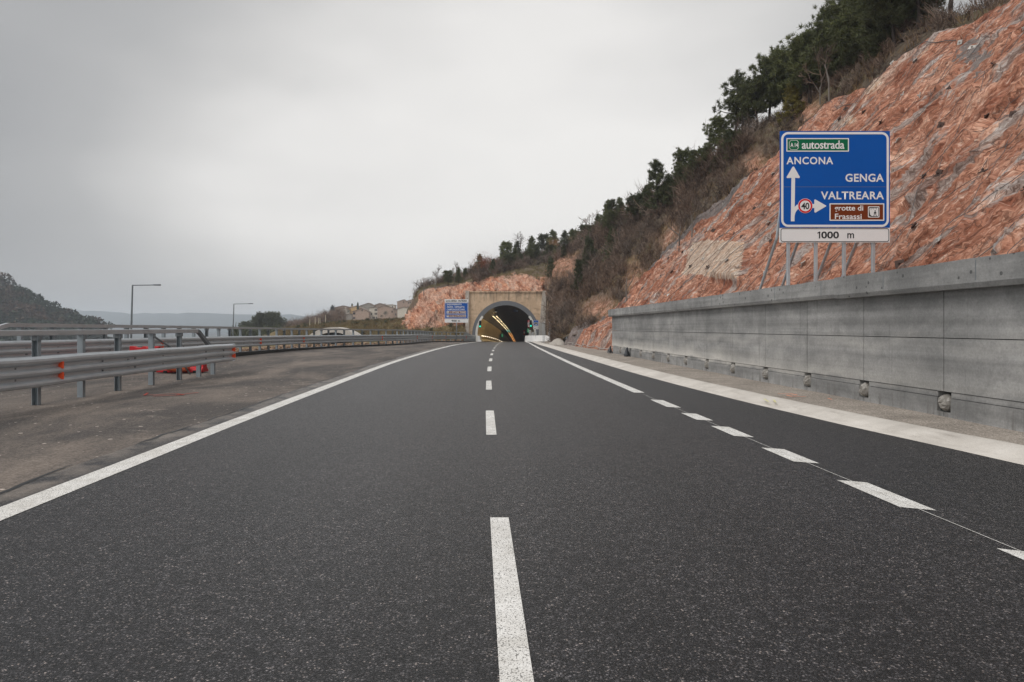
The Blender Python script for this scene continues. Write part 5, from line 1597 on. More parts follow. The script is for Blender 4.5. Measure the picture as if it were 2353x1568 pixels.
    for zx in (174, 386, 705, 950):
        x = c(zx, 1150)[0]; b = MB(); b.tube([(x + .06, Y + .10, 5.0), (x + .03, Y + .30, 4.15), (x, Y + 2.3, 1.7)], .042, 8); b.build('brace', M['steel'], t)
    b = MB()
    for zz in (4.45, 5.2, 6.0, 6.7): b.box(c(180, 600)[0], c(1180, 600)[0], Y + .031, Y + .0345, zz, zz + .06)
    b.build('back_rails', M['steel_dark'], t)
big_sign()

def small_sign():
    Y = 104.0
    def c(zx, zy):
        p = P((1700 + zx / 4.278) / 1.7408, (1150 + zy / 4.278) / 1.7408, Y); return p[0], p[2]
    def bx(x0, x1, y0, y1): a = c(x0, y1); b = c(x1, y0); return a[0], b[0], a[1], b[1]
    base = c(541, 850)
    t = thing('direction_sign', 'smaller blue exit sign with white plates left of the tunnel portal', 'road sign', (base[0], Y, base[1]))
    L = lambda s, x0, x1, y0, y1, m, par, b=.03, sp=1.05: lettering(s, *bx(x0, x1, y0, y1), Y - .02, m, par, b, sp)
    ep = plate(t, 'exit_plate', *bx(337, 742, 205, 259), Y, 'sign_white', 0, .05)
    L('uscita', 355, 437, 215, 248, 'sign_black', ep); L('GENGA - VALTREARA', 447, 720, 215, 248, 'sign_black', ep, .05, .95)
    bd_ = plate(t, 'board', *bx(337, 738, 262, 540), Y, 'sign_blue', 0, .05)
    frame(bd_, 'border', *bx(341, 734, 265, 537), .045, .15, Y - .02, 'sign_white', .015)
    L('SASSOFERRATO', 372, 627, 280, 307, 'sign_white', bd_, .035)
    L('ARCEVIA - CASTELLETTA', 372, 676, 322, 350, 'sign_white', bd_, .045, .95)
    L('CAMPONOCECCHIO', 372, 680, 365, 392, 'sign_white', bd_, .035)
    for (y0, y1, s, xa) in ((403, 450, 'S. VITTORE TERME', 424), (467, 514, 'grotte di FRASASSI', 418)):
        w = plate(bd_, 'brown_panel', *bx(369, 702, y0, y1), Y - .012, 'sign_white', 0, .011)
        plate(w, 'panel_face', *bx(374, 697, y0 + 5, y1 - 5), Y - .018, 'sign_brown', 0, .005)
        lettering(s, *bx(xa, 690, y0 + 12, y1 - 11 + (4 if 'grotte' in s else 0)), Y - .026, 'sign_white', w, .03, 1.0)
        ic = plate(w, 'pictogram', *bx(380, 408, y0 + 8, y1 - 8), Y - .026, 'sign_white', .02, .006)
        b = MB()
        if 'VITT' in s:
            b.prism([c(388, y0 + 14), c(392, y0 + 14), c(392, y1 - 14), c(388, y1 - 14)], Y - .034, Y - .028); b.prism([c(392, y0 + 24), c(402, y0 + 24), c(402, y1 - 14), c(398, y1 - 14), c(398, y0 + 28), c(392, y0 + 28)], Y - .034, Y - .028)
        else:
            b.prism([c(384, y0 + 12), c(404, y0 + 12), c(404, y0 + 18), c(394, y0 + 30), c(384, y0 + 18)], Y - .034, Y - .028)
        b.build('pictogram_drawing', M['sign_black'], ic)
    dp = plate(t, 'distance_plate', *bx(337, 738, 543, 604), Y, 'sign_white', .06, .05)
    L('900', 455, 541, 557, 589, 'sign_black', dp); L('m', 565, 597, 566, 589, 'sign_black', dp)
    x = base[0]; b = MB(); b.tube([(x, Y + .14, base[1] - .5), (x, Y + .14, c(0, 215)[1])], .085, 10); b.build('post', M['steel'], t, smooth=True)
small_sign()

# =================================================================== TUNNEL
TC = lambda y: cx(y) + .45 - .08 * (1 - ss(120, 140, np.asarray(y, float)))
def arch_pts(r, zc, half_bottom, n=40):
    """(dx, z) from the left foot over the crown to the right foot, relative to road level; legs tuck in below the springing"""
    pts = [(-half_bottom, -.25)]
    for k in range(n + 1):
        a = math.pi - math.pi * k / n; pts.append((r * math.cos(a), zc + r * math.sin(a)))
    pts.append((half_bottom, -.25)); return pts
def build_tunnel():
    y0 = 120.0; zr = float(zroad(y0)); xc = 4.65
    t = thing('tunnel_portal', 'beige concrete tunnel portal with grey arch over the road', 'tunnel', (xc, y0, zr))
    zt = P(0, 672.5, y0)[2]
    xl, xr = P(1077.5, 0, y0)[0], P(1246, 0, y0)[0]
    arch = [(xc + a, zr + z) for a, z in arch_pts(5.72, 1.25, 5.6)]
    # head wall with arch opening: quads between arch and the outline
    b = MB(); n = len(arch); outl = []
    for (x, z) in arch:
        fx = (x - (xc - 5.72)) / 11.44
        outl.append((xl + (xr - xl) * fx, zt))
    outl[0] = (xl, zr - .3); outl[-1] = (xr, zr - .3)
    V = []
    A2 = arch[:]; O2 = outl[:]
    O2 = [(xl, zr - .25)] + [(xl, arch[1][1])] + O2[2:-2] + [(xr, arch[-2][1])] + [(xr, zr - .25)]
    # corner verts
    V = [(x, y0, z) for x, z in A2] + [(x, y0, z) for x, z in O2] + [(x, y0 + 1.6, z) for x, z in A2] + [(x, y0 + 1.6, z) for x, z in O2]
    Fs = []
    for i in range(n - 1):
        if i == 1:
            V.append((xl, y0, zt)); k = len(V) - 1; Fs.append((i, i + 1, n + i + 1, k, n + i))
        elif i == n - 3:
            V.append((xr, y0, zt)); k = len(V) - 1; Fs.append((i, i + 1, n + i + 1, k, n + i))
        else: Fs.append((i, i + 1, n + i + 1, n + i))
        Fs.append((i + 1, i, 2 * n + i, 2 * n + i + 1))
        Fs.append((n + i, n + i + 1, 3 * n + i + 1, 3 * n + i))
    b.add(V, Fs); b.build('headwall', M['portal'], t)
    b = MB(); b.box(xl - .02, xr + .02, y0 - .16, y0 + 1.7, zt - .005, zt + .22); b.build('cornice', M['portal'], t)
    xa = P(1069.5, 0, y0)[0]
    b = MB(); b.box(xa, xl + .05, y0 - .35, y0 + 1.7, zr - .3, zt + .28); b.build('pillar', M['pillar'], t)
    xe = P(1255, 0, y0)[0]
    b = MB()
    b.add([(xr - .75, y0 - .5, zr - .3), (xe - .25, y0 - .5, zr - .3), (xe - .25, y0 + 1.7, zr - .3), (xr - .75, y0 + 1.7, zr - .3), (xr + .02, y0 - .35, zt + .3), (xe, y0 - .35, zt + .3), (xe, y0 + 1.7, zt + .3), (xr + .02, y0 + 1.7, zt + .3)],
          [(0, 3, 2, 1), (4, 5, 6, 7), (0, 1, 5, 4), (1, 2, 6, 5), (2, 3, 7, 6), (3, 0, 4, 7)]); b.build('pillar', M['pillar'], t)
    b = MB(); b.box(xe + .02, xe + .35, y0 - .1, y0 + 1.6, zr - .3, zt + .1); b.build('side_wall', M['portal'], t)
    def arc_band(r0, r1, a0, a1, ya, yb, half0, half1, legs=True, n=36):
        o_, i_ = [], []
        for k in range(n + 1):
            a = R(a0 + (a1 - a0) * k / n)
            o_.append((xc + r0 * math.cos(a), zr + 1.25 + r0 * math.sin(a))); i_.append((xc + r1 * math.cos(a), zr + 1.25 + r1 * math.sin(a)))
        if legs in (True, 'L'): o_.insert(0, (xc - half0, zr - .25)); i_.insert(0, (xc - half1, zr - .25))
        if legs in (True, 'R'): o_.append((xc + half0, zr - .25)); i_.append((xc + half1, zr - .25))
        m = MB(); k = len(o_)
        V = [(x, ya, z) for x, z in o_] + [(x, ya, z) for x, z in i_] + [(x, yb, z) for x, z in o_] + [(x, yb, z) for x, z in i_]
        Fs = []
        for i in range(k - 1): Fs += [(i, i + 1, k + i + 1, k + i), (2 * k + i + 1, 2 * k + i, 3 * k + i, 3 * k + i + 1), (i + 1, i, 2 * k + i, 2 * k + i + 1), (k + i, k + i + 1, 3 * k + i + 1, 3 * k + i)]
        Fs += [(0, k, 3 * k, 2 * k), (k - 1, 3 * k - 1, 4 * k - 1, 2 * k - 1)]
        m.add(V, Fs); return m
    arc_band(5.85, 5.08, 180, 0, y0 - .12, y0 + .6, 5.7, 4.95).build('arch_ring', M['ring'], t)
    arc_band(5.30, 4.94, 180, 142, y0 - .20, y0 + .3, 5.2, 4.84, 'L', 12).build('white_trim', M['white_trim'], t)
    arc_band(5.30, 4.94, 38, 0, y0 - .20, y0 + .3, 5.2, 4.84, 'R', 12).build('white_trim', M['white_trim'], t)
    # lining
    ys = np.concatenate([[y0 - .08], np.arange(y0 + .9, 200, 3.), np.arange(200, 421, 6.)])
    ang = np.linspace(180, 0, 49); r = 5.09
    def lin(y, lo, hi):
        out = []
        for a in ang:
            if lo <= a <= hi: out.append((float(TC(y)) + r * math.cos(R(a)), y, float(zroad(y)) + 1.25 + r * math.sin(R(a))))
        return out
    for nm, lo, hi, mt, leg in (('vault', 33.7, 146.3, 'vault', 0), ('wall_lining', 146.2, 180.1, 'tpanel', -1), ('wall_lining', -.1, 33.8, 'tpanel', 1)):
        V = []
        for y in ys:
            row = lin(y, lo, hi)
            if leg < 0: row = [(float(TC(y)) - 4.93, y, float(zroad(y)) - .3)] + row
            if leg > 0: row = row + [(float(TC(y)) + 4.93, y, float(zroad(y)) - .3)]
            V += row
        m = len(V) // len(ys); idx = np.arange(len(V)).reshape(len(ys), m)
        q = np.stack([idx[:-1, :-1], idx[1:, :-1], idx[1:, 1:], idx[:-1, 1:]], -1).reshape(-1, 4)
        me = mesh_np(nm, np.array(V) - np.array((xc, y0, zr)), [q], True); put(nm, me, M[mt], t)
    b = MB(); ye = 420.; c_ = float(TC(ye)); z_ = float(zroad(ye)); b.box(c_ - 6, c_ + 6, ye, ye + .3, z_ - 1, z_ + 7); b.build('dark_end_cap', M['vault'], t)  # cap added across the bore to keep its far end dark
    # kerb barriers inside the tunnel
    yk_ = np.concatenate([np.arange(y0 - 1.0, 200, 3.), np.arange(200, 400, 6.)])
    for sg in (-1, 1):
        b = MB(); prof = [(-.3, -.1), (.3, -.1), (.3, .15), (.05, .4), (.0, .95), (-.3, .95)]
        if sg > 0: prof = [(-a, z) for a, z in prof]
        path = [(float(cx(y)) + (-4.25 if sg < 0 else 4.2) + (.35 if sg < 0 else 0.25) , y, float(zroad(y))) for y in yk_]
        b.sweep(prof, path); b.build('kerb_barrier', M['white_barrier'] if sg > 0 else M['tpanel'], t)
    # graffiti-pale patch on the right pillar
    b = MB(); b.box(xr - .62, xe - .4, y0 - .53, y0 - .505, zr + 1.0, zr + 3.4); b.build('notice_patch', M['plate_grey'], t)
    return t
PORTAL = build_tunnel()

# ceiling lamps
def lamp_spot(y, dx, h):
    return (float(TC(y)) + dx, y, float(zroad(y)) + h)
k = 0; y = 139.0
lm = MB(); lm.box(-.12, .12, -.24, .24, -.07, .0); lme = lm.mesh('tunnel_lamp'); bm_fix(lme); lme.materials.append(None)
while y < 352:
    for dx in (-3.05, -2.35):
        if (k % 7 == 5 and y < 260) or (dx > -2.5 and k % 4 == 3): continue
        o = bpy.data.objects.new('tunnel_lamp', lme); COL.objects.link(o)
        o.location = lamp_spot(y, dx, 5.15)
        o.material_slots[0].link = 'OBJECT'
        mm = 'lampw' if y < 235 else ('lampg' if y < 255 else 'lampo'); o.material_slots[0].material = M[mm]
        nm = {'lampw': ('warm white', 'warm white lamps under the tunnel vault'), 'lampg': ('greenish', 'greenish lamps deep in the tunnel'), 'lampo': ('orange', 'orange lamps deep in the tunnel')}[mm]
        tag(o, f'small {nm[0]} ceiling lamp in the receding row inside the tunnel', 'lamp', nm[1])
    if k % 2 == 0 and y < 215:
        ld = bpy.data.lights.new('tunnel_area_light', 'AREA'); ld.energy = 42; ld.size = 1.5; ld.color = (1., .74, .36)
        lo = bpy.data.objects.new('tunnel_area_light', ld); COL.objects.link(lo); lo.location = lamp_spot(y, -2.0, 4.9)
        lo.rotation_euler = (0, R(40), 0)
    y += 3.4 if y < 240 else 4.6; k += 1
lm = MB(); lm.tube([(0, 0, -.07), (0, 0, .07)], .06, 8); lme2 = lm.mesh('kerb_lamp'); bm_fix(lme2); lme2.materials.append(M['led'])
for sd_ in (-1, 1):
    y = 122.5
    for j in range(11):
        o = bpy.data.objects.new('kerb_lamp', lme2); COL.objects.link(o)
        o.location = (float(cx(y)) + (-3.92 if sd_ < 0 else 4.42), y, float(zroad(y)) + (1.02 if sd_ < 0 else 1.02))
        tag(o, 'small bright guide lamp on top of the %s tunnel kerb' % ('golden left' if sd_ < 0 else 'white right'), 'lamp', 'guide lamps on the %s tunnel kerb' % ('left' if sd_ < 0 else 'right'))
        y += 6.0 + j * .9
# added mouth lights that turn the left wall golden, ahead of the lamp row
for y in (122.5, 127., 131.5, 136.):
    ld = bpy.data.lights.new('tunnel_area_light', 'AREA'); ld.energy = 55; ld.size = 1.5; ld.color = (1., .74, .36)
    lo = bpy.data.objects.new('tunnel_area_light', ld); COL.objects.link(lo); lo.location = lamp_spot(y, -1.6, 5.2); lo.rotation_euler = (0, R(42), 0)

def traffic_light(px, py, Y, lab):
    p = P(px, py, Y)
    t = thing('traffic_light', lab, 'traffic light', (p[0], Y, p[2] - .3))
    b = MB(); b.box(p[0] - .19, p[0] + .19, Y, Y + .22, p[2] - .28, p[2] + .98); b.build('housing', M['black'], t, bevel=.03)
    for k in range(3):
        z = p[2] + .35 * k
        b = MB(); b.tube([(p[0], Y - .03, z), (p[0], Y + .01, z)], .145, 16); b.build('lens', M['green_light'] if k == 0 else M['black'], t)
        b = MB(); V = []
        n = 10
        for j in range(n + 1):
            a = math.pi * j / n
            for yy_, rr in ((Y - .001, .16), (Y - .2, .16)): V.append((p[0] + rr * math.cos(a), yy_, z + rr * math.sin(a)))
        b.add(V, [(2 * j, 2 * j + 2, 2 * j + 3, 2 * j + 1) for j in range(n)])
        o = b.build('visor', M['black'], t); mo = o.modifiers.new('solid', 'SOLIDIFY'); mo.thickness = .01
    b = MB(); sgn = -1 if px < 1160 else 1
    b.box(min(p[0], p[0] + sgn * .8), max(p[0], p[0] + sgn * .8), Y + .225, Y + .28, p[2] + .6, p[2] + .66); b.build('bracket', M['steel_dark'], t)
traffic_light(1103.2, 750.3, 119.2, 'green traffic light on the left side of the tunnel mouth')
traffic_light(1219.8, 749.2, 119.2, 'green traffic light on the right side of the tunnel mouth')
for px, lab in ((1138.4, 'dark blue lane signal box hanging under the left of the vault'), (1185.2, 'dark blue lane signal box hanging under the right of the vault')):
    Y = 131.; p = P(px, 712.5, Y)
    t = thing('lane_signal', lab, 'signal', (p[0], Y, p[2] - .45))
    b = MB(); b.box(p[0] - .42, p[0] + .42, Y, Y + .25, p[2] - .42, p[2] + .42); b.build('housing', M['navy'], t, bevel=.03)
    b = MB()
    for dx in (-.3, .0, .3): b.box(p[0] + dx - .03, p[0] + dx + .03, Y + .08, Y + .14, p[2] + .42, p[2] + 1.0)
    b.build('bracket', M['plate_grey'], t)

def sos_board():
    Y = 121.2
    def c(zx, zy): p = P((1700 + zx / 4.278) / 1.7408, (1150 + zy / 4.278) / 1.7408, Y); return p[0], p[2]
    def bx(x0, x1, y0, y1): a = c(x0, y1); b = c(x1, y0); return a[0], b[0], a[1], b[1]
    p = c(1778, 690)
    t = thing('emergency_sign', 'red and white SOS sign column on the right side of the tunnel mouth', 'sign', (p[0], Y, p[1]))
    a = plate(t, 'sos_plate', *bx(1758, 1799, 560, 600), Y, 'sign_red', 0, .05); lettering('SOS', *bx(1763, 1794, 571, 589), Y - .01, 'sign_white', a, .04)
    a = plate(t, 'phone_plate', *bx(1758, 1799, 602, 640), Y, 'sign_white', 0, .05)
    b = MB(); b.prism([c(1765, 630), c(1769, 618), c(1774, 618), c(1772, 632)], Y - .015, Y - .003); b.prism([c(1780, 634), c(1783, 612), c(1791, 609), c(1793, 634)], Y - .015, Y - .003); b.build('pictogram', M['sign_black'], a)
    a = plate(t, 'hose_plate', *bx(1758, 1799, 643, 682), Y, 'sign_red', 0, .05)
    k = c(1778, 662); b = MB(); b.ring(circle(*k, .19, 20), circle(*k, .10, 20), Y - .015, Y - .003); b.build('pictogram', M['sign_white'], a)
    # bracket arm to the tunnel wall
    b = MB(); b.box(c(1799, 0)[0], c(1830, 0)[0], Y + .02, Y + .06, c(0, 640)[1], c(0, 634)[1]); b.build('bracket', M['steel_dark'], t)
sos_board()
def exit_sign(zx0, zx1, zy0, zy1, Y, lab):
    def c(zx, zy): p = P((1700 + zx / 4.278) / 1.7408, (1150 + zy / 4.278) / 1.7408, Y); return p[0], p[2]
    p = c((zx0 + zx1) / 2, zy1)
    t = thing('exit_sign', lab, 'sign', (p[0], Y, p[1]))
    a, b_ = c(zx0, zy1), c(zx1, zy0)
    pl = plate(t, 'panel', a[0], b_[0], a[1], b_[1], Y, 'exit_green', 0, .06)
    b = MB(); w = zx1 - zx0; h = zy1 - zy0
    def q(u, v): return c(zx0 + u * w, zy0 + v * h)
    b.prism(circle(*q(.58, .2), .06, 10), Y - .02, Y - .003)
    b.prism([q(.35, .28), q(.65, .26), q(.62, .5), q(.42, .5)], Y - .019, Y - .003)
    b.prism([q(.42, .5), q(.56, .5), q(.4, .78), q(.25, .8)], Y - .018, Y - .003); b.prism([q(.5, .5), q(.62, .5), q(.78, .78), q(.62, .78)], Y - .017, Y - .003)
    b.build('running_figure', M['sign_white'], pl)
    b = MB(); b.box(a[0] - .3 if zx0 < 1500 else b_[0], a[0] if zx0 < 1500 else b_[0] + .35, Y + .01, Y + .04, (a[1] + b_[1]) / 2, (a[1] + b_[1]) / 2 + .05); b.build('bracket', M['steel_dark'], t)
exit_sign(1750, 1783, 708, 775, 123., 'green emergency exit sign on the right tunnel wall below the SOS sign')
exit_sign(1309, 1335, 795, 852, 160., 'green emergency exit sign on the golden left tunnel wall')
def extinguisher_sign():
    Y = 140.; p = P(1204.5, 764, Y)
    t = thing('extinguisher_sign', 'tiny red and white sign deep on the right tunnel wall', 'sign', (p[0], Y, p[2] - .5))
    plate(t, 'panel', p[0] - .14, p[0] + .14, p[2] - .5, p[2] + .4, Y, 'sign_red', 0, .05)
    plate(t, 'pictogram', p[0] - .10, p[0] + .10, p[2] - .25, p[2] + .15, Y - .02, 'sign_white', 0, .015)
extinguisher_sign()
def tunnel_sign():
    Y = 111.
    def c(zx, zy): p = P((1700 + zx / 4.278) / 1.7408, (1150 + zy / 4.278) / 1.7408, Y); return p[0], p[2]
    def bx(x0, x1, y0, y1): a = c(x0, y1); b = c(x1, y0); return a[0], b[0], a[1], b[1]
    p = c(1899, 860)
    t = thing('tunnel_sign', 'square blue tunnel sign with white plates right of the tunnel mouth', 'road sign', (p[0], Y, p[1]))
    bd_ = plate(t, 'board', *bx(1854, 1944, 561, 656), Y, 'sign_blue', .06, .04)
    frame(bd_, 'border', *bx(1857, 1941, 564, 653), .03, .06, Y - .015, 'sign_white', .012)
    k = c(1899, 634); n = 16; r = .29
    arc = [(k[0] + r * math.cos(math.pi - math.pi * j / n), k[1] + r * 1.15 * math.sin(math.pi * j / n)) for j in range(n + 1)]
    b = MB(); b.prism([(k[0] + (x - k[0]) * 1.18, k[1] + (z - k[1]) * 1.15) for x, z in arc], Y - .010, Y - .003); b.build('arch_outline', M['sign_white'], bd_)
    b = MB(); b.prism(arc, Y - .02, Y - .011); b.build('arch_symbol', M['sign_black'], bd_)
    b = MB(); b.prism([(k[0] - .24, k[1] - .01), (k[0] - .07, k[1] + .05), (k[0] + .01, k[1] + .15), (k[0] + .11, k[1] + .06), (k[0] + .25, k[1] - .01)], Y - .03, Y - .021); b.build('road_symbol', M['sign_white'], bd_)
    a = plate(t, 'name_plate', *bx(1854, 1942, 660, 686), Y, 'sign_white', 0, .04); lettering('Valtreara nord', *bx(1859, 1938, 666, 680), Y - .012, 'sign_black', a, .03)
    a = plate(t, 'length_plate', *bx(1854, 1942, 690, 716), Y, 'sign_white', 0, .04); lettering('866 m', *bx(1868, 1930, 695, 711), Y - .012, 'sign_black', a, .03)
    b = MB(); b.tube([(p[0], Y + .09, p[1] - .5), (p[0], Y + .09, c(0, 570)[1])], .045, 8); b.build('post', M['steel'], t)
tunnel_sign()

def right_barrier():
    pts = [(8.15, 119.6), (8.25, 116), (8.75, 112.5), (9.9, 109.8), (11.4, 108.2), (13.0, 107.6)]
    path = [(x, y, float(zroad(y)) + .02) for x, y in pts]
    b = MB(); b.sweep([(-.3, -.2), (.32, -.2), (.32, .12), (.12, .38), (.05, 1.0), (-.2, 1.0)][::-1], path[::-1])
    tag(b.build('concrete_barrier', M['white_barrier'], loc=(9, 112, -.7)), 'curved white concrete barrier right of the tunnel mouth', 'barrier')
    b = MB(); p0 = [(.05, 118.6), (.12, 117.4), (.0, 116.4)]
    b.sweep([(-.32, -.2), (.32, -.2), (.3, .15), (.1, .4), (.05, 1.0), (-.25, 1.0)], [(x, y, float(zroad(y))) for x, y in p0[::-1]])
    tag(b.build('concrete_barrier', M['white_barrier'], loc=(0, 117.5, -.8)), 'short white barrier end where the guard rail meets the tunnel', 'barrier')
right_barrier()
def cabinet():
    Y = 118.9; p = P((1700 + 1822 / 4.278) / 1.7408, (1150 + 835 / 4.278) / 1.7408, Y)
    t = thing('utility_cabinet', 'grey utility cabinets behind the white barrier at the tunnel mouth', 'cabinet', (p[0], Y, p[2]))
    b = MB(); b.box(p[0] - .40, p[0] - .02, Y, Y + .35, p[2] - .5, p[2] + 1.05); b.build('tall_box', M['cabinet'], t, bevel=.02)
    b = MB(); b.box(p[0] + .02, p[0] + .42, Y - .02, Y + .35, p[2] - .5, p[2] + .72); b.build('low_box', M['cabinet'], t, bevel=.02)
    b = MB(); b.box(p[0] - .34, p[0] - .08, Y - .012, Y - .002, p[2] + .1, p[2] + .95); b.build('door', M['plate_grey'], t)
cabinet()
def poles(px, pyb, pyt, Y, lab):
    a, c_ = P(px, pyb, Y), P(px, pyt, Y)
    b = MB(); b.tube([(a[0], Y, a[2] - .3), (c_[0], Y, c_[2])], .035, 8); b.box(a[0] - .09, a[0] + .09, Y - .09, Y + .09, a[2] - .3, a[2] + .03)
    tag(b.build('metal_pole', M['steel'], loc=(a[0], Y, a[2])), lab, 'pole')
poles(1247.8, 789.5, 742, 86, 'thin grey metal pole, leftmost in front of the portal pillar')
poles(1250.6, 789.2, 739, 87, 'thin grey metal pole close to the leftmost one')
poles(1263.6, 786.5, 741, 93, 'shorter thin metal pole beside the tall rightmost pole')
poles(1266.8, 785.5, 732, 94, 'tall thin metal pole in front of the dark brush')

def gravel_pile():
    nu = nv = 48
    u = np.linspace(-1, 1, nu); X, Yg = np.meshgrid(u, u, indexing='ij')
    r2 = (X ** 2 + Yg ** 2)
    z = .58 * np.clip(1 - r2, 0, 1) ** 1.1 * (1 + .35 * X)
    V = np.stack([7.95 + X * .85, 70 + Yg * 5.0, float(zroad(70)) + .0 + z], -1).reshape(-1, 3)
    V[:, 2] += .16 * fbm(V * (1.8, .9, 1), 4, 4) - .04
    o, _ = surf_uv('gravel_pile', V, nu, nv, M['pile'], 'pale gravel pile at the foot of the netted rock by the verge', 'gravel pile', 'thing', loc=(7.95, 70, -.2))
gravel_pile()

def second_portal():
    Y = 107.; p = P(765, 752.3, Y); r = 6.1; xc = p[0]; zc = p[2] - r
    t = thing('tunnel_canopy', 'pale concrete arch of the lower carriageway tunnel behind the guard rail', 'tunnel', (xc, Y, zc))
    def arc(rr, n=30): return [(xc + rr * math.cos(math.pi * (1 - k / n)), zc + rr * math.sin(math.pi * (1 - k / n))) for k in range(n + 1)]
    o_, i_ = arc(r), arc(r - .8); k = len(o_)
    b = MB(); V = [(x, Y, z) for x, z in o_] + [(x, Y, z) for x, z in i_] + [(x, Y + 4.5, z) for x, z in o_] + [(x, Y + 4.5, z) for x, z in i_]
    Fs = []
    for i in range(k - 1): Fs += [(i, i + 1, k + i + 1, k + i), (i + 1, i, 2 * k + i, 2 * k + i + 1), (k + i, k + i + 1, 3 * k + i + 1, 3 * k + i)]
    b.add(V, Fs); b.build('arch', M['gutter'], t)
    b = MB(); b.prism(arc(r - .75), Y + 4, Y + 4.3); b.build('dark_board', M['black'], t)  # black board added inside the arch to stand in for its dark depth
second_portal()

# =================================================================== LAMPS, BARRIERS AND OTHER SMALL THINGS
def street_lamp(px, pyt, px_base, arm, Y, lab):
    a = P(px, pyt, Y); bx_ = P(px_base, 0, Y)[0]
    t = thing('street_lamp', lab, 'street lamp', (bx_, Y, -5))
    b = MB(); b.tube([(bx_ - .12, Y, -5.), (a[0], Y, a[2])], [.12, .065], 10); b.build('pole', M['steel_dark'], t)
    e_ = P(px + arm * .78, pyt - .8, Y)
    b = MB(); b.tube([(a[0] - .03, Y, a[2]), (e_[0], Y, e_[2])], .045, 8); b.build('arm', M['steel_dark'], t)
    f_ = P(px + arm, pyt, Y)
    b = MB(); b.box(e_[0] - .05, f_[0], Y - .14, Y + .14, e_[2] - .06, e_[2] + .07); b.build('lamp_head', M['steel_dark'], t, bevel=.03)
street_lamp(304.5, 656, 300, 64, 62, 'tall grey street lamp with a long arm, nearer and taller one beyond the guard rails')
street_lamp(537.5, 699, 534.5, 44, 104, 'distant grey street lamp with an arm, near the wooded village slope')

def jersey(x0, x1, y, h, w, m='red_plastic', lab='', top_dip=True):
    prof = [(-w, 0), (-w, .18 * h), (-w * .55, .42 * h), (-w * .38, h), (w * .38, h), (w * .55, .42 * h), (w, .18 * h), (w, 0)]
    t = thing('plastic_barrier', lab, 'barrier', ((x0 + x1) / 2, y, 0))
    b = MB(); V = []; n = 9
    for k in range(n):
        x = x0 + (x1 - x0) * k / (n - 1); dip = .06 * h if (top_dip and k in (2, 3, 5, 6)) else 0
        for (a, z) in prof: V.append((x, y + a, .02 + max(0, z - (dip if z >= h else 0))))
    Fs = [(k * 8 + j, k * 8 + (j + 1) % 8, (k + 1) * 8 + (j + 1) % 8, (k + 1) * 8 + j) for k in range(n - 1) for j in range(8)]
    Fs += [tuple(range(8)), tuple((n - 1) * 8 + j for j in range(7, -1, -1))]
    b.add(V, Fs); b.build('body', M[m], t, bevel=.015)
    b = MB()
    for fx in (.15, .8): b.box(x0 + (x1 - x0) * fx, x0 + (x1 - x0) * fx + .14, y - w - .004, y - w + .05, .0, .09)
    b.build('foot_slots', M['black'], t)
jersey(-12.75, -11.7, 25.3, .90, .27, lab='taller red plastic water barrier behind the near guard rail')
jersey(-11.35, -9.75, 24.6, .42, .30, lab='low red plastic barrier base at the end of the near guard rail', top_dip=False)
def sandbag():
    V = []; Fs = []; n, m = 14, 9
    for i in range(n):
        u = i / (n - 1) * 2 - 1; rr = (1 - abs(u) ** 3.2) ** .5
        for j in range(m):
            a = 2 * math.pi * j / m
            V.append((-10.55 + u * .42, 24.22 + math.cos(a) * .2 * rr, .20 + math.sin(a) * .15 * rr + .02 * math.sin(u * 9)))
    for i in range(n - 1):
        for j in range(m): Fs.append((i * m + j, i * m + (j + 1) % m, (i + 1) * m + (j + 1) % m, (i + 1) * m + j))
    b = MB(); b.add(V, Fs); tag(b.build('sandbag', M['orange_bag'], smooth=True), 'orange sandbag lying against the low red barrier', 'sandbag')
sandbag()

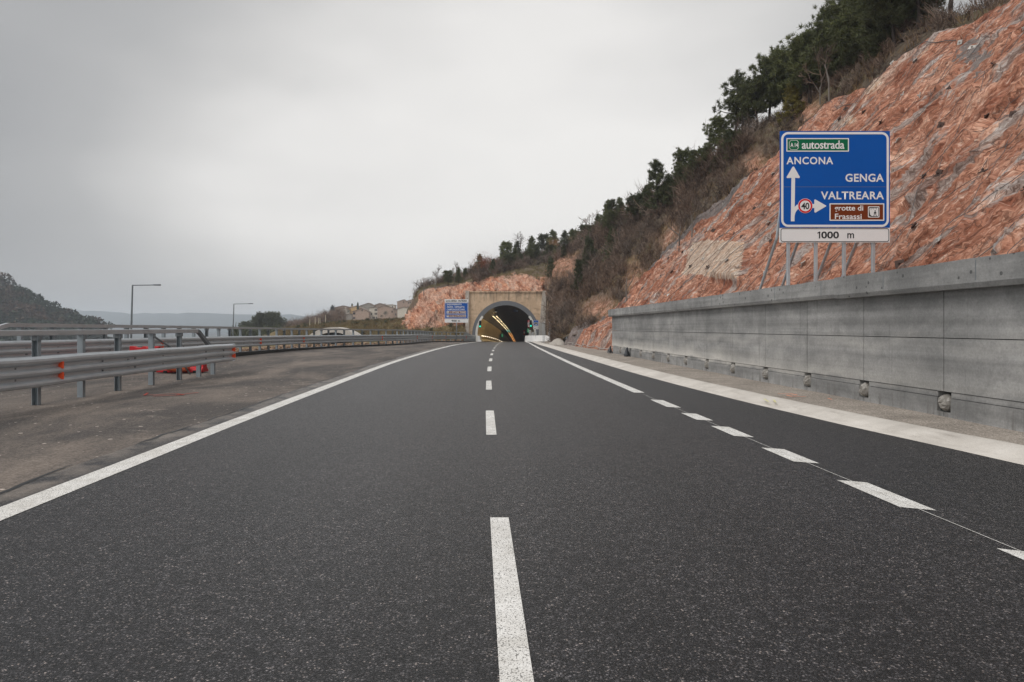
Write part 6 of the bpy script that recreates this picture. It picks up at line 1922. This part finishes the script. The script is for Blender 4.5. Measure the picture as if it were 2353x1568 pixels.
# village ------------------------------------------------------------
STONE = {}
def house_mat(name, a, b, sc=1.2):
    if name not in STONE:
        t = NT(name); p = t.objco()
        br = t.noise(t.mapping(p, (1, 1, 2.2)), sc, 8, .7)
        STONE[name] = t.out(t.ramp(br, [(.3, a), (.7, b)]), .9)
    return STONE[name]
def zc_(zx, zy): return (1300 + zx / 5.8825) / 1.7408, (1180 + zy / 5.8825) / 1.7408
WIN = flat_mat('dark_window', (.035, .030, .028), .3)
ROOFM = NT('roof_tiles'); _p = ROOFM.objco(); ROOFM = ROOFM.out(ROOFM.ramp(ROOFM.noise(_p, 1.3, 8, .7), [(.3, (.13, .095, .075)), (.7, (.27, .20, .155))]), .9)
def house(x0, x1, ze, zp, zb, Y, depth, wallm, lab, windows=(), peak=None, chim=(), eave_r=None, shift=0.0):
    """gable towards the camera: x0..x1 wall, ze eaves, zp peak, zb foot (photo crop units)"""
    px0, pe = zc_(x0, ze); px1, _ = zc_(x1, ze); pk, pp = zc_(peak if peak is not None else (x0 + x1) / 2, zp); _, pb = zc_(0, zb)
    A = P(px0, pe, Y); B = P(px1, zc_(0, eave_r if eave_r is not None else ze)[1], Y); K = P(pk, pp, Y); zf = P(0, pb, Y)[2]
    t = thing('house', lab, 'house', ((A[0] + B[0]) / 2, Y, zf), 'village houses')
    b = MB(); b.prism([(A[0], zf - 2.5), (A[0], A[2]), (K[0], K[2]), (B[0], B[2]), (B[0], zf - 2.5)], Y, Y + depth); b.build('wall', wallm, t)
    o = .35; b = MB()
    def sl(P0, P1):
        d = np.array((P1[0] - P0[0], P1[2] - P0[2])); d /= np.linalg.norm(d); e0 = (P0[0] - d[0] * o, P0[2] - d[1] * o)
        return [(e0[0], e0[1] + .04), (e0[0], e0[1] + .26), (P1[0], P1[2] + .26), (P1[0], P1[2] + .04)]
    b.prism(sl(A, K), Y - .3, Y + depth + .3); b.prism(sl(B, K), Y - .3, Y + depth + .3); rf = b.build('roof', ROOFM, t)
    for c_ in chim:
        q = P(zc_(c_, 0)[0], 0, Y + 1)[0]; zz = K[2] - abs(q - K[0]) * .35
        b = MB(); b.box(q - .28, q + .28, Y + 1, Y + 1.6, zz - .3, zz + 1.1); b.build('chimney', wallm, rf)
    for (wx, wz) in windows:
        a_, b__ = zc_(wx, wz); c0 = P(a_, b__, Y)
        b = MB(); b.box(c0[0] - .30, c0[0] + .30, Y - .05, Y + .1, c0[2] - .55, c0[2] + .55); b.build('window', WIN, t)
ST1 = house_mat('pink_stone', (.27, .19, .145), (.47, .345, .275)); ST2 = house_mat('grey_plaster', (.22, .20, .175), (.34, .31, .275))
ST3 = house_mat('ochre_plaster', (.46, .30, .14), (.60, .41, .21)); ST4 = house_mat('pale_plaster', (.48, .43, .36), (.64, .59, .51))
ST5 = house_mat('brown_stone', (.20, .145, .115), (.36, .275, .22))
house(200, 650, 308, 262, 620, 408, 9, ST5, 'wide brown stone house behind the dark cedar', ((300, 380), (300, 460)), 430, (600,))
house(355, 560, 352, 332, 620, 398, 8, ST4, 'white-fronted house with a dark ground floor by the cedar', (), None, (480,))
house(400, 640, 462, 452, 640, 388, 7, ST2, 'low grey garage between the cedar and the stone house', ((425, 520),), 600)
house(540, 862, 330, 262, 500, 402, 9, ST3, 'ochre yellow house behind the black cypress', (), 740, (640,))
house(655, 1032, 396, 324, 660, 378, 10, ST1, 'pink stone house with a plain gable in the front row', ((700, 440), (672, 440), (700, 545), (672, 545), (875, 365)), 868)
house(818, 1152, 264, 196, 440, 415, 10, ST2, 'grey gabled house standing highest in the middle of the village', (), 1022, ())
house(1045, 1245, 314, 300, 640, 384, 9, ST4, 'tall pale facade with two rows of windows in the village', ((1182, 358), (1215, 356), (1097, 450), (1182, 446), (1215, 446), (1130, 540), (1160, 540), (1215, 540)), 1200)
house(1236, 1622, 318, 256, 600, 382, 10, ST1, 'large pink stone gabled house right of the pale facade', ((1580, 395),), 1390, ())
house(1170, 1432, 245, 202, 420, 418, 9, ST5, 'brown house with chimneys behind the large pink gable', (), 1290, (1410,))
house(1420, 1642, 246, 236, 440, 422, 8, ST4, 'long pale house behind the right part of the village', ((1500, 285), (1590, 285)), None, (1460, 1585))
house(1698, 1924, 168, 116, 440, 432, 9, ST1, 'pink house on the upper right of the village', ((1850, 175),), 1862)
house(1922, 2105, 150, 104, 500, 424, 9, ST1, 'house with two rows of windows half hidden by the pink cliff', ((1965, 190), (2005, 180), (2050, 180), (1955, 290), (2005, 290)), 2100)
house(1612, 1712, 352, 335, 600, 380, 8, ST5, 'dark narrow outbuilding beside the white gable', ((1665, 460),), 1705)
house(1706, 2004, 338, 287, 600, 376, 10, ST4, 'low house with a white gable nearest the pink cliff', (), 1868)

def cypress(zx, zt, zb, w, Y, lab):
    px, pt = zc_(zx, zt); _, pb = zc_(zx, zb); a = P(px, pb, Y); h = P(px, pt, Y)[2] - a[2]; wd = w / 5.8825 / 1.7408 * Y / F
    r_ = np.random.default_rng(int(zx)); n = 2600
    f = r_.random(n); az = r_.uniform(0, 6.28, n); rr = wd / 2 * np.clip(np.minimum(f * 6, 1.15 * (1 - f) ** .75), 0, 1) * r_.uniform(.6, 1, n)
    C = np.stack([rr * np.cos(az), rr * np.sin(az), f * h], -1)
    t = thing('cypress', lab, 'tree', a)
    put('crown', quads_mesh('crown', blades(C, np.zeros_like(C) + (0, 0, .8), .6, .1, r_, .4)), M['needles_dark'], t)
    b = MB(); b.tube([(0, 0, -1), (0, 0, h * .8)], .12, 6); o = put('trunk', b.mesh('trunk'), M['bark'], t)
cypress(772, 203, 360, 46, 396, 'tall black cypress in front of the ochre house')
cypress(638, 228, 300, 24, 404, 'small dark cypress tip left of the tall one')
a = zc_(180, 262); bb = zc_(180, 645); Yc = 372.; pb = P(a[0], bb[1], Yc); hh = P(0, a[1], Yc)[2] - pb[2]
tree('cedar', PINES['cone'], 1, pb, hh, 'dark blue-green cedar with layered boughs at the left end of the village', 'tree', None, 'needles_blue', 'bark', 1.15)
for zx, zb_, zt_, lab, w_ in ((1425, 525, 385, 'dark bush in front of the large pink gable', 1.2), (545, 470, 350, 'green bush beside the white-fronted house', .9), (350, 640, 555, 'dark shrub at the foot of the cedar', 1.4), (1330, 560, 470, 'grey-green bush left of the dark bush', 1.3)):
    q0 = zc_(zx, zb_); q1 = zc_(zx, zt_); Yb = 370.; a = P(q0[0], q0[1], Yb)
    tree('bush', LEAFY, int(zx), a, P(0, q1[1], Yb)[2] - a[2], lab, 'bush', None, 'leaves_olive', 'bark', w_)
q0 = zc_(1985, 125); q1 = zc_(1985, 22); a = P(q0[0], q0[1], 436); tree('bare_tree', BARE, 2, a, P(0, q1[1], 436)[2] - a[2], 'bare tree behind the upper right village house', 'tree', None, 'twigs', 'bark_pale', 1.3)

# pine clump and bare wood left of the village
for k, (px, pt, w, lab) in enumerate(((592, 731, 1.3, 'leftmost pine of the dark clump left of the village'), (605, 724, 1.2, 'pine with a pointed top in the dark clump left of the village'), (617, 727, 1.3, 'middle pine of the dark clump, left of the round-headed one'),
                            (627, 722, 1.3, 'round-headed tallest pine of the dark clump left of the village'), (638, 734, 1.4, 'right-hand sloping pine of the dark clump'), (646, 743, 1.4, 'lowest pine at the right edge of the dark clump'), (574, 745, 1.5, 'low pine just left of the dark clump'), (562, 742, 1.2, 'small flat-topped pine beside the far street lamp'))):
    Yt = 260.; a = P(px, 775, Yt); tree('pine_tree', PINES['round'], k, a, (775 - pt) * Yt / F, lab, 'tree', 'pines in the dark clump', 'needles_dark', 'bark', w)
wr = np.random.default_rng(77); VV = []
pts = []
for k in range(900):
    px = wr.uniform(655, 790); top = np.interp(px, [655, 700, 740, 770, 790], [741, 735, 720, 712, 712]); Yt = wr.uniform(250, 340)
    pts.append(P(px, wr.uniform(top + 14, 768), Yt))
tag(brush('bare_wood', np.array(pts), 3.9, 'twigs', wr, .8), 'brown leafless wood left of the village below the misty ridge', 'wood')
pts = [P(wr.uniform(540, 665), wr.uniform(772, 792), wr.uniform(190, 250)) for k in range(150)]
tag(brush('dark_scrub', np.array(pts), 3.4, 'needles_dark', wr, 5.0), 'dark scrub under the pine clump behind the guard rails', 'undergrowth')
for px, pb_, pt_, Yp, lab in ((712, 752, 733.5, 150, 'pale wooden pole, leftmost and thickest on the grass bank'), (724.4, 749.6, 729, 152, 'pale wooden pole second from the left on the grass bank'), (731.8, 745, 731.5, 154, 'pale pole of a pair near the cedar, left one'), (735.5, 744, 731, 154, 'pale pole of a pair near the cedar, right one'), (748, 742, 724, 156, 'pale slanting pole just left of the cedar')):
    a, c_ = P(px, pb_ + 3, Yp), P(px, pt_, Yp); b = MB(); b.tube([a, c_], [.10, .07], 7); tag(b.build('wooden_pole', M['wood_pole'], loc=a), lab, 'pole')

# far wood on the left hill: one mass
fw = []
r_ = np.random.default_rng(12)
cent = scatter_points(LEFT[0], LEFT[1], 1500, r_, lambda c: (project(c)[0] > -140) * (c[:, 1] < 442) * 1.0)
VV = []
for c0 in cent:
    n = 95; s = r_.uniform(1.6, 2.6) if r_.random() < .75 else r_.uniform(3.0, 4.8)
    d = r_.normal(size=(n, 3)); d /= np.linalg.norm(d, axis=1, keepdims=True)
    C = c0 + (0, 0, s * 1.5) + d * s * (1, 1, .75) * r_.uniform(.75, 1.05, (n, 1))
    VV.append(blades(C, d * .3, s * .34, s * .17, r_, .2))
o = put('far_wood', quads_mesh('far_wood', np.concatenate(VV)), M['far_wood']); tag(o, 'dark misty pine wood covering the hill at the left edge', 'wood', None, 'stuff')

# =================================================================== HAZE
hz = MB(); hz.box(-3200, 3200, -90, 3900, -26, 95)
t = NT('haze_air'); t.n.remove(t.b)
pv = t.n.new('ShaderNodeVolumePrincipled'); pv.inputs['Color'].default_value = (.86, .92, 1.0, 1); pv.inputs['Density'].default_value = .00036; pv.inputs['Anisotropy'].default_value = .2
t.l.new(pv.outputs[0], t.n['Material Output'].inputs['Volume'])
tag(hz.build('haze', t.m, loc=(0, 0, 0)), 'thin pale mist in the air over the valley', 'haze', None, 'stuff')
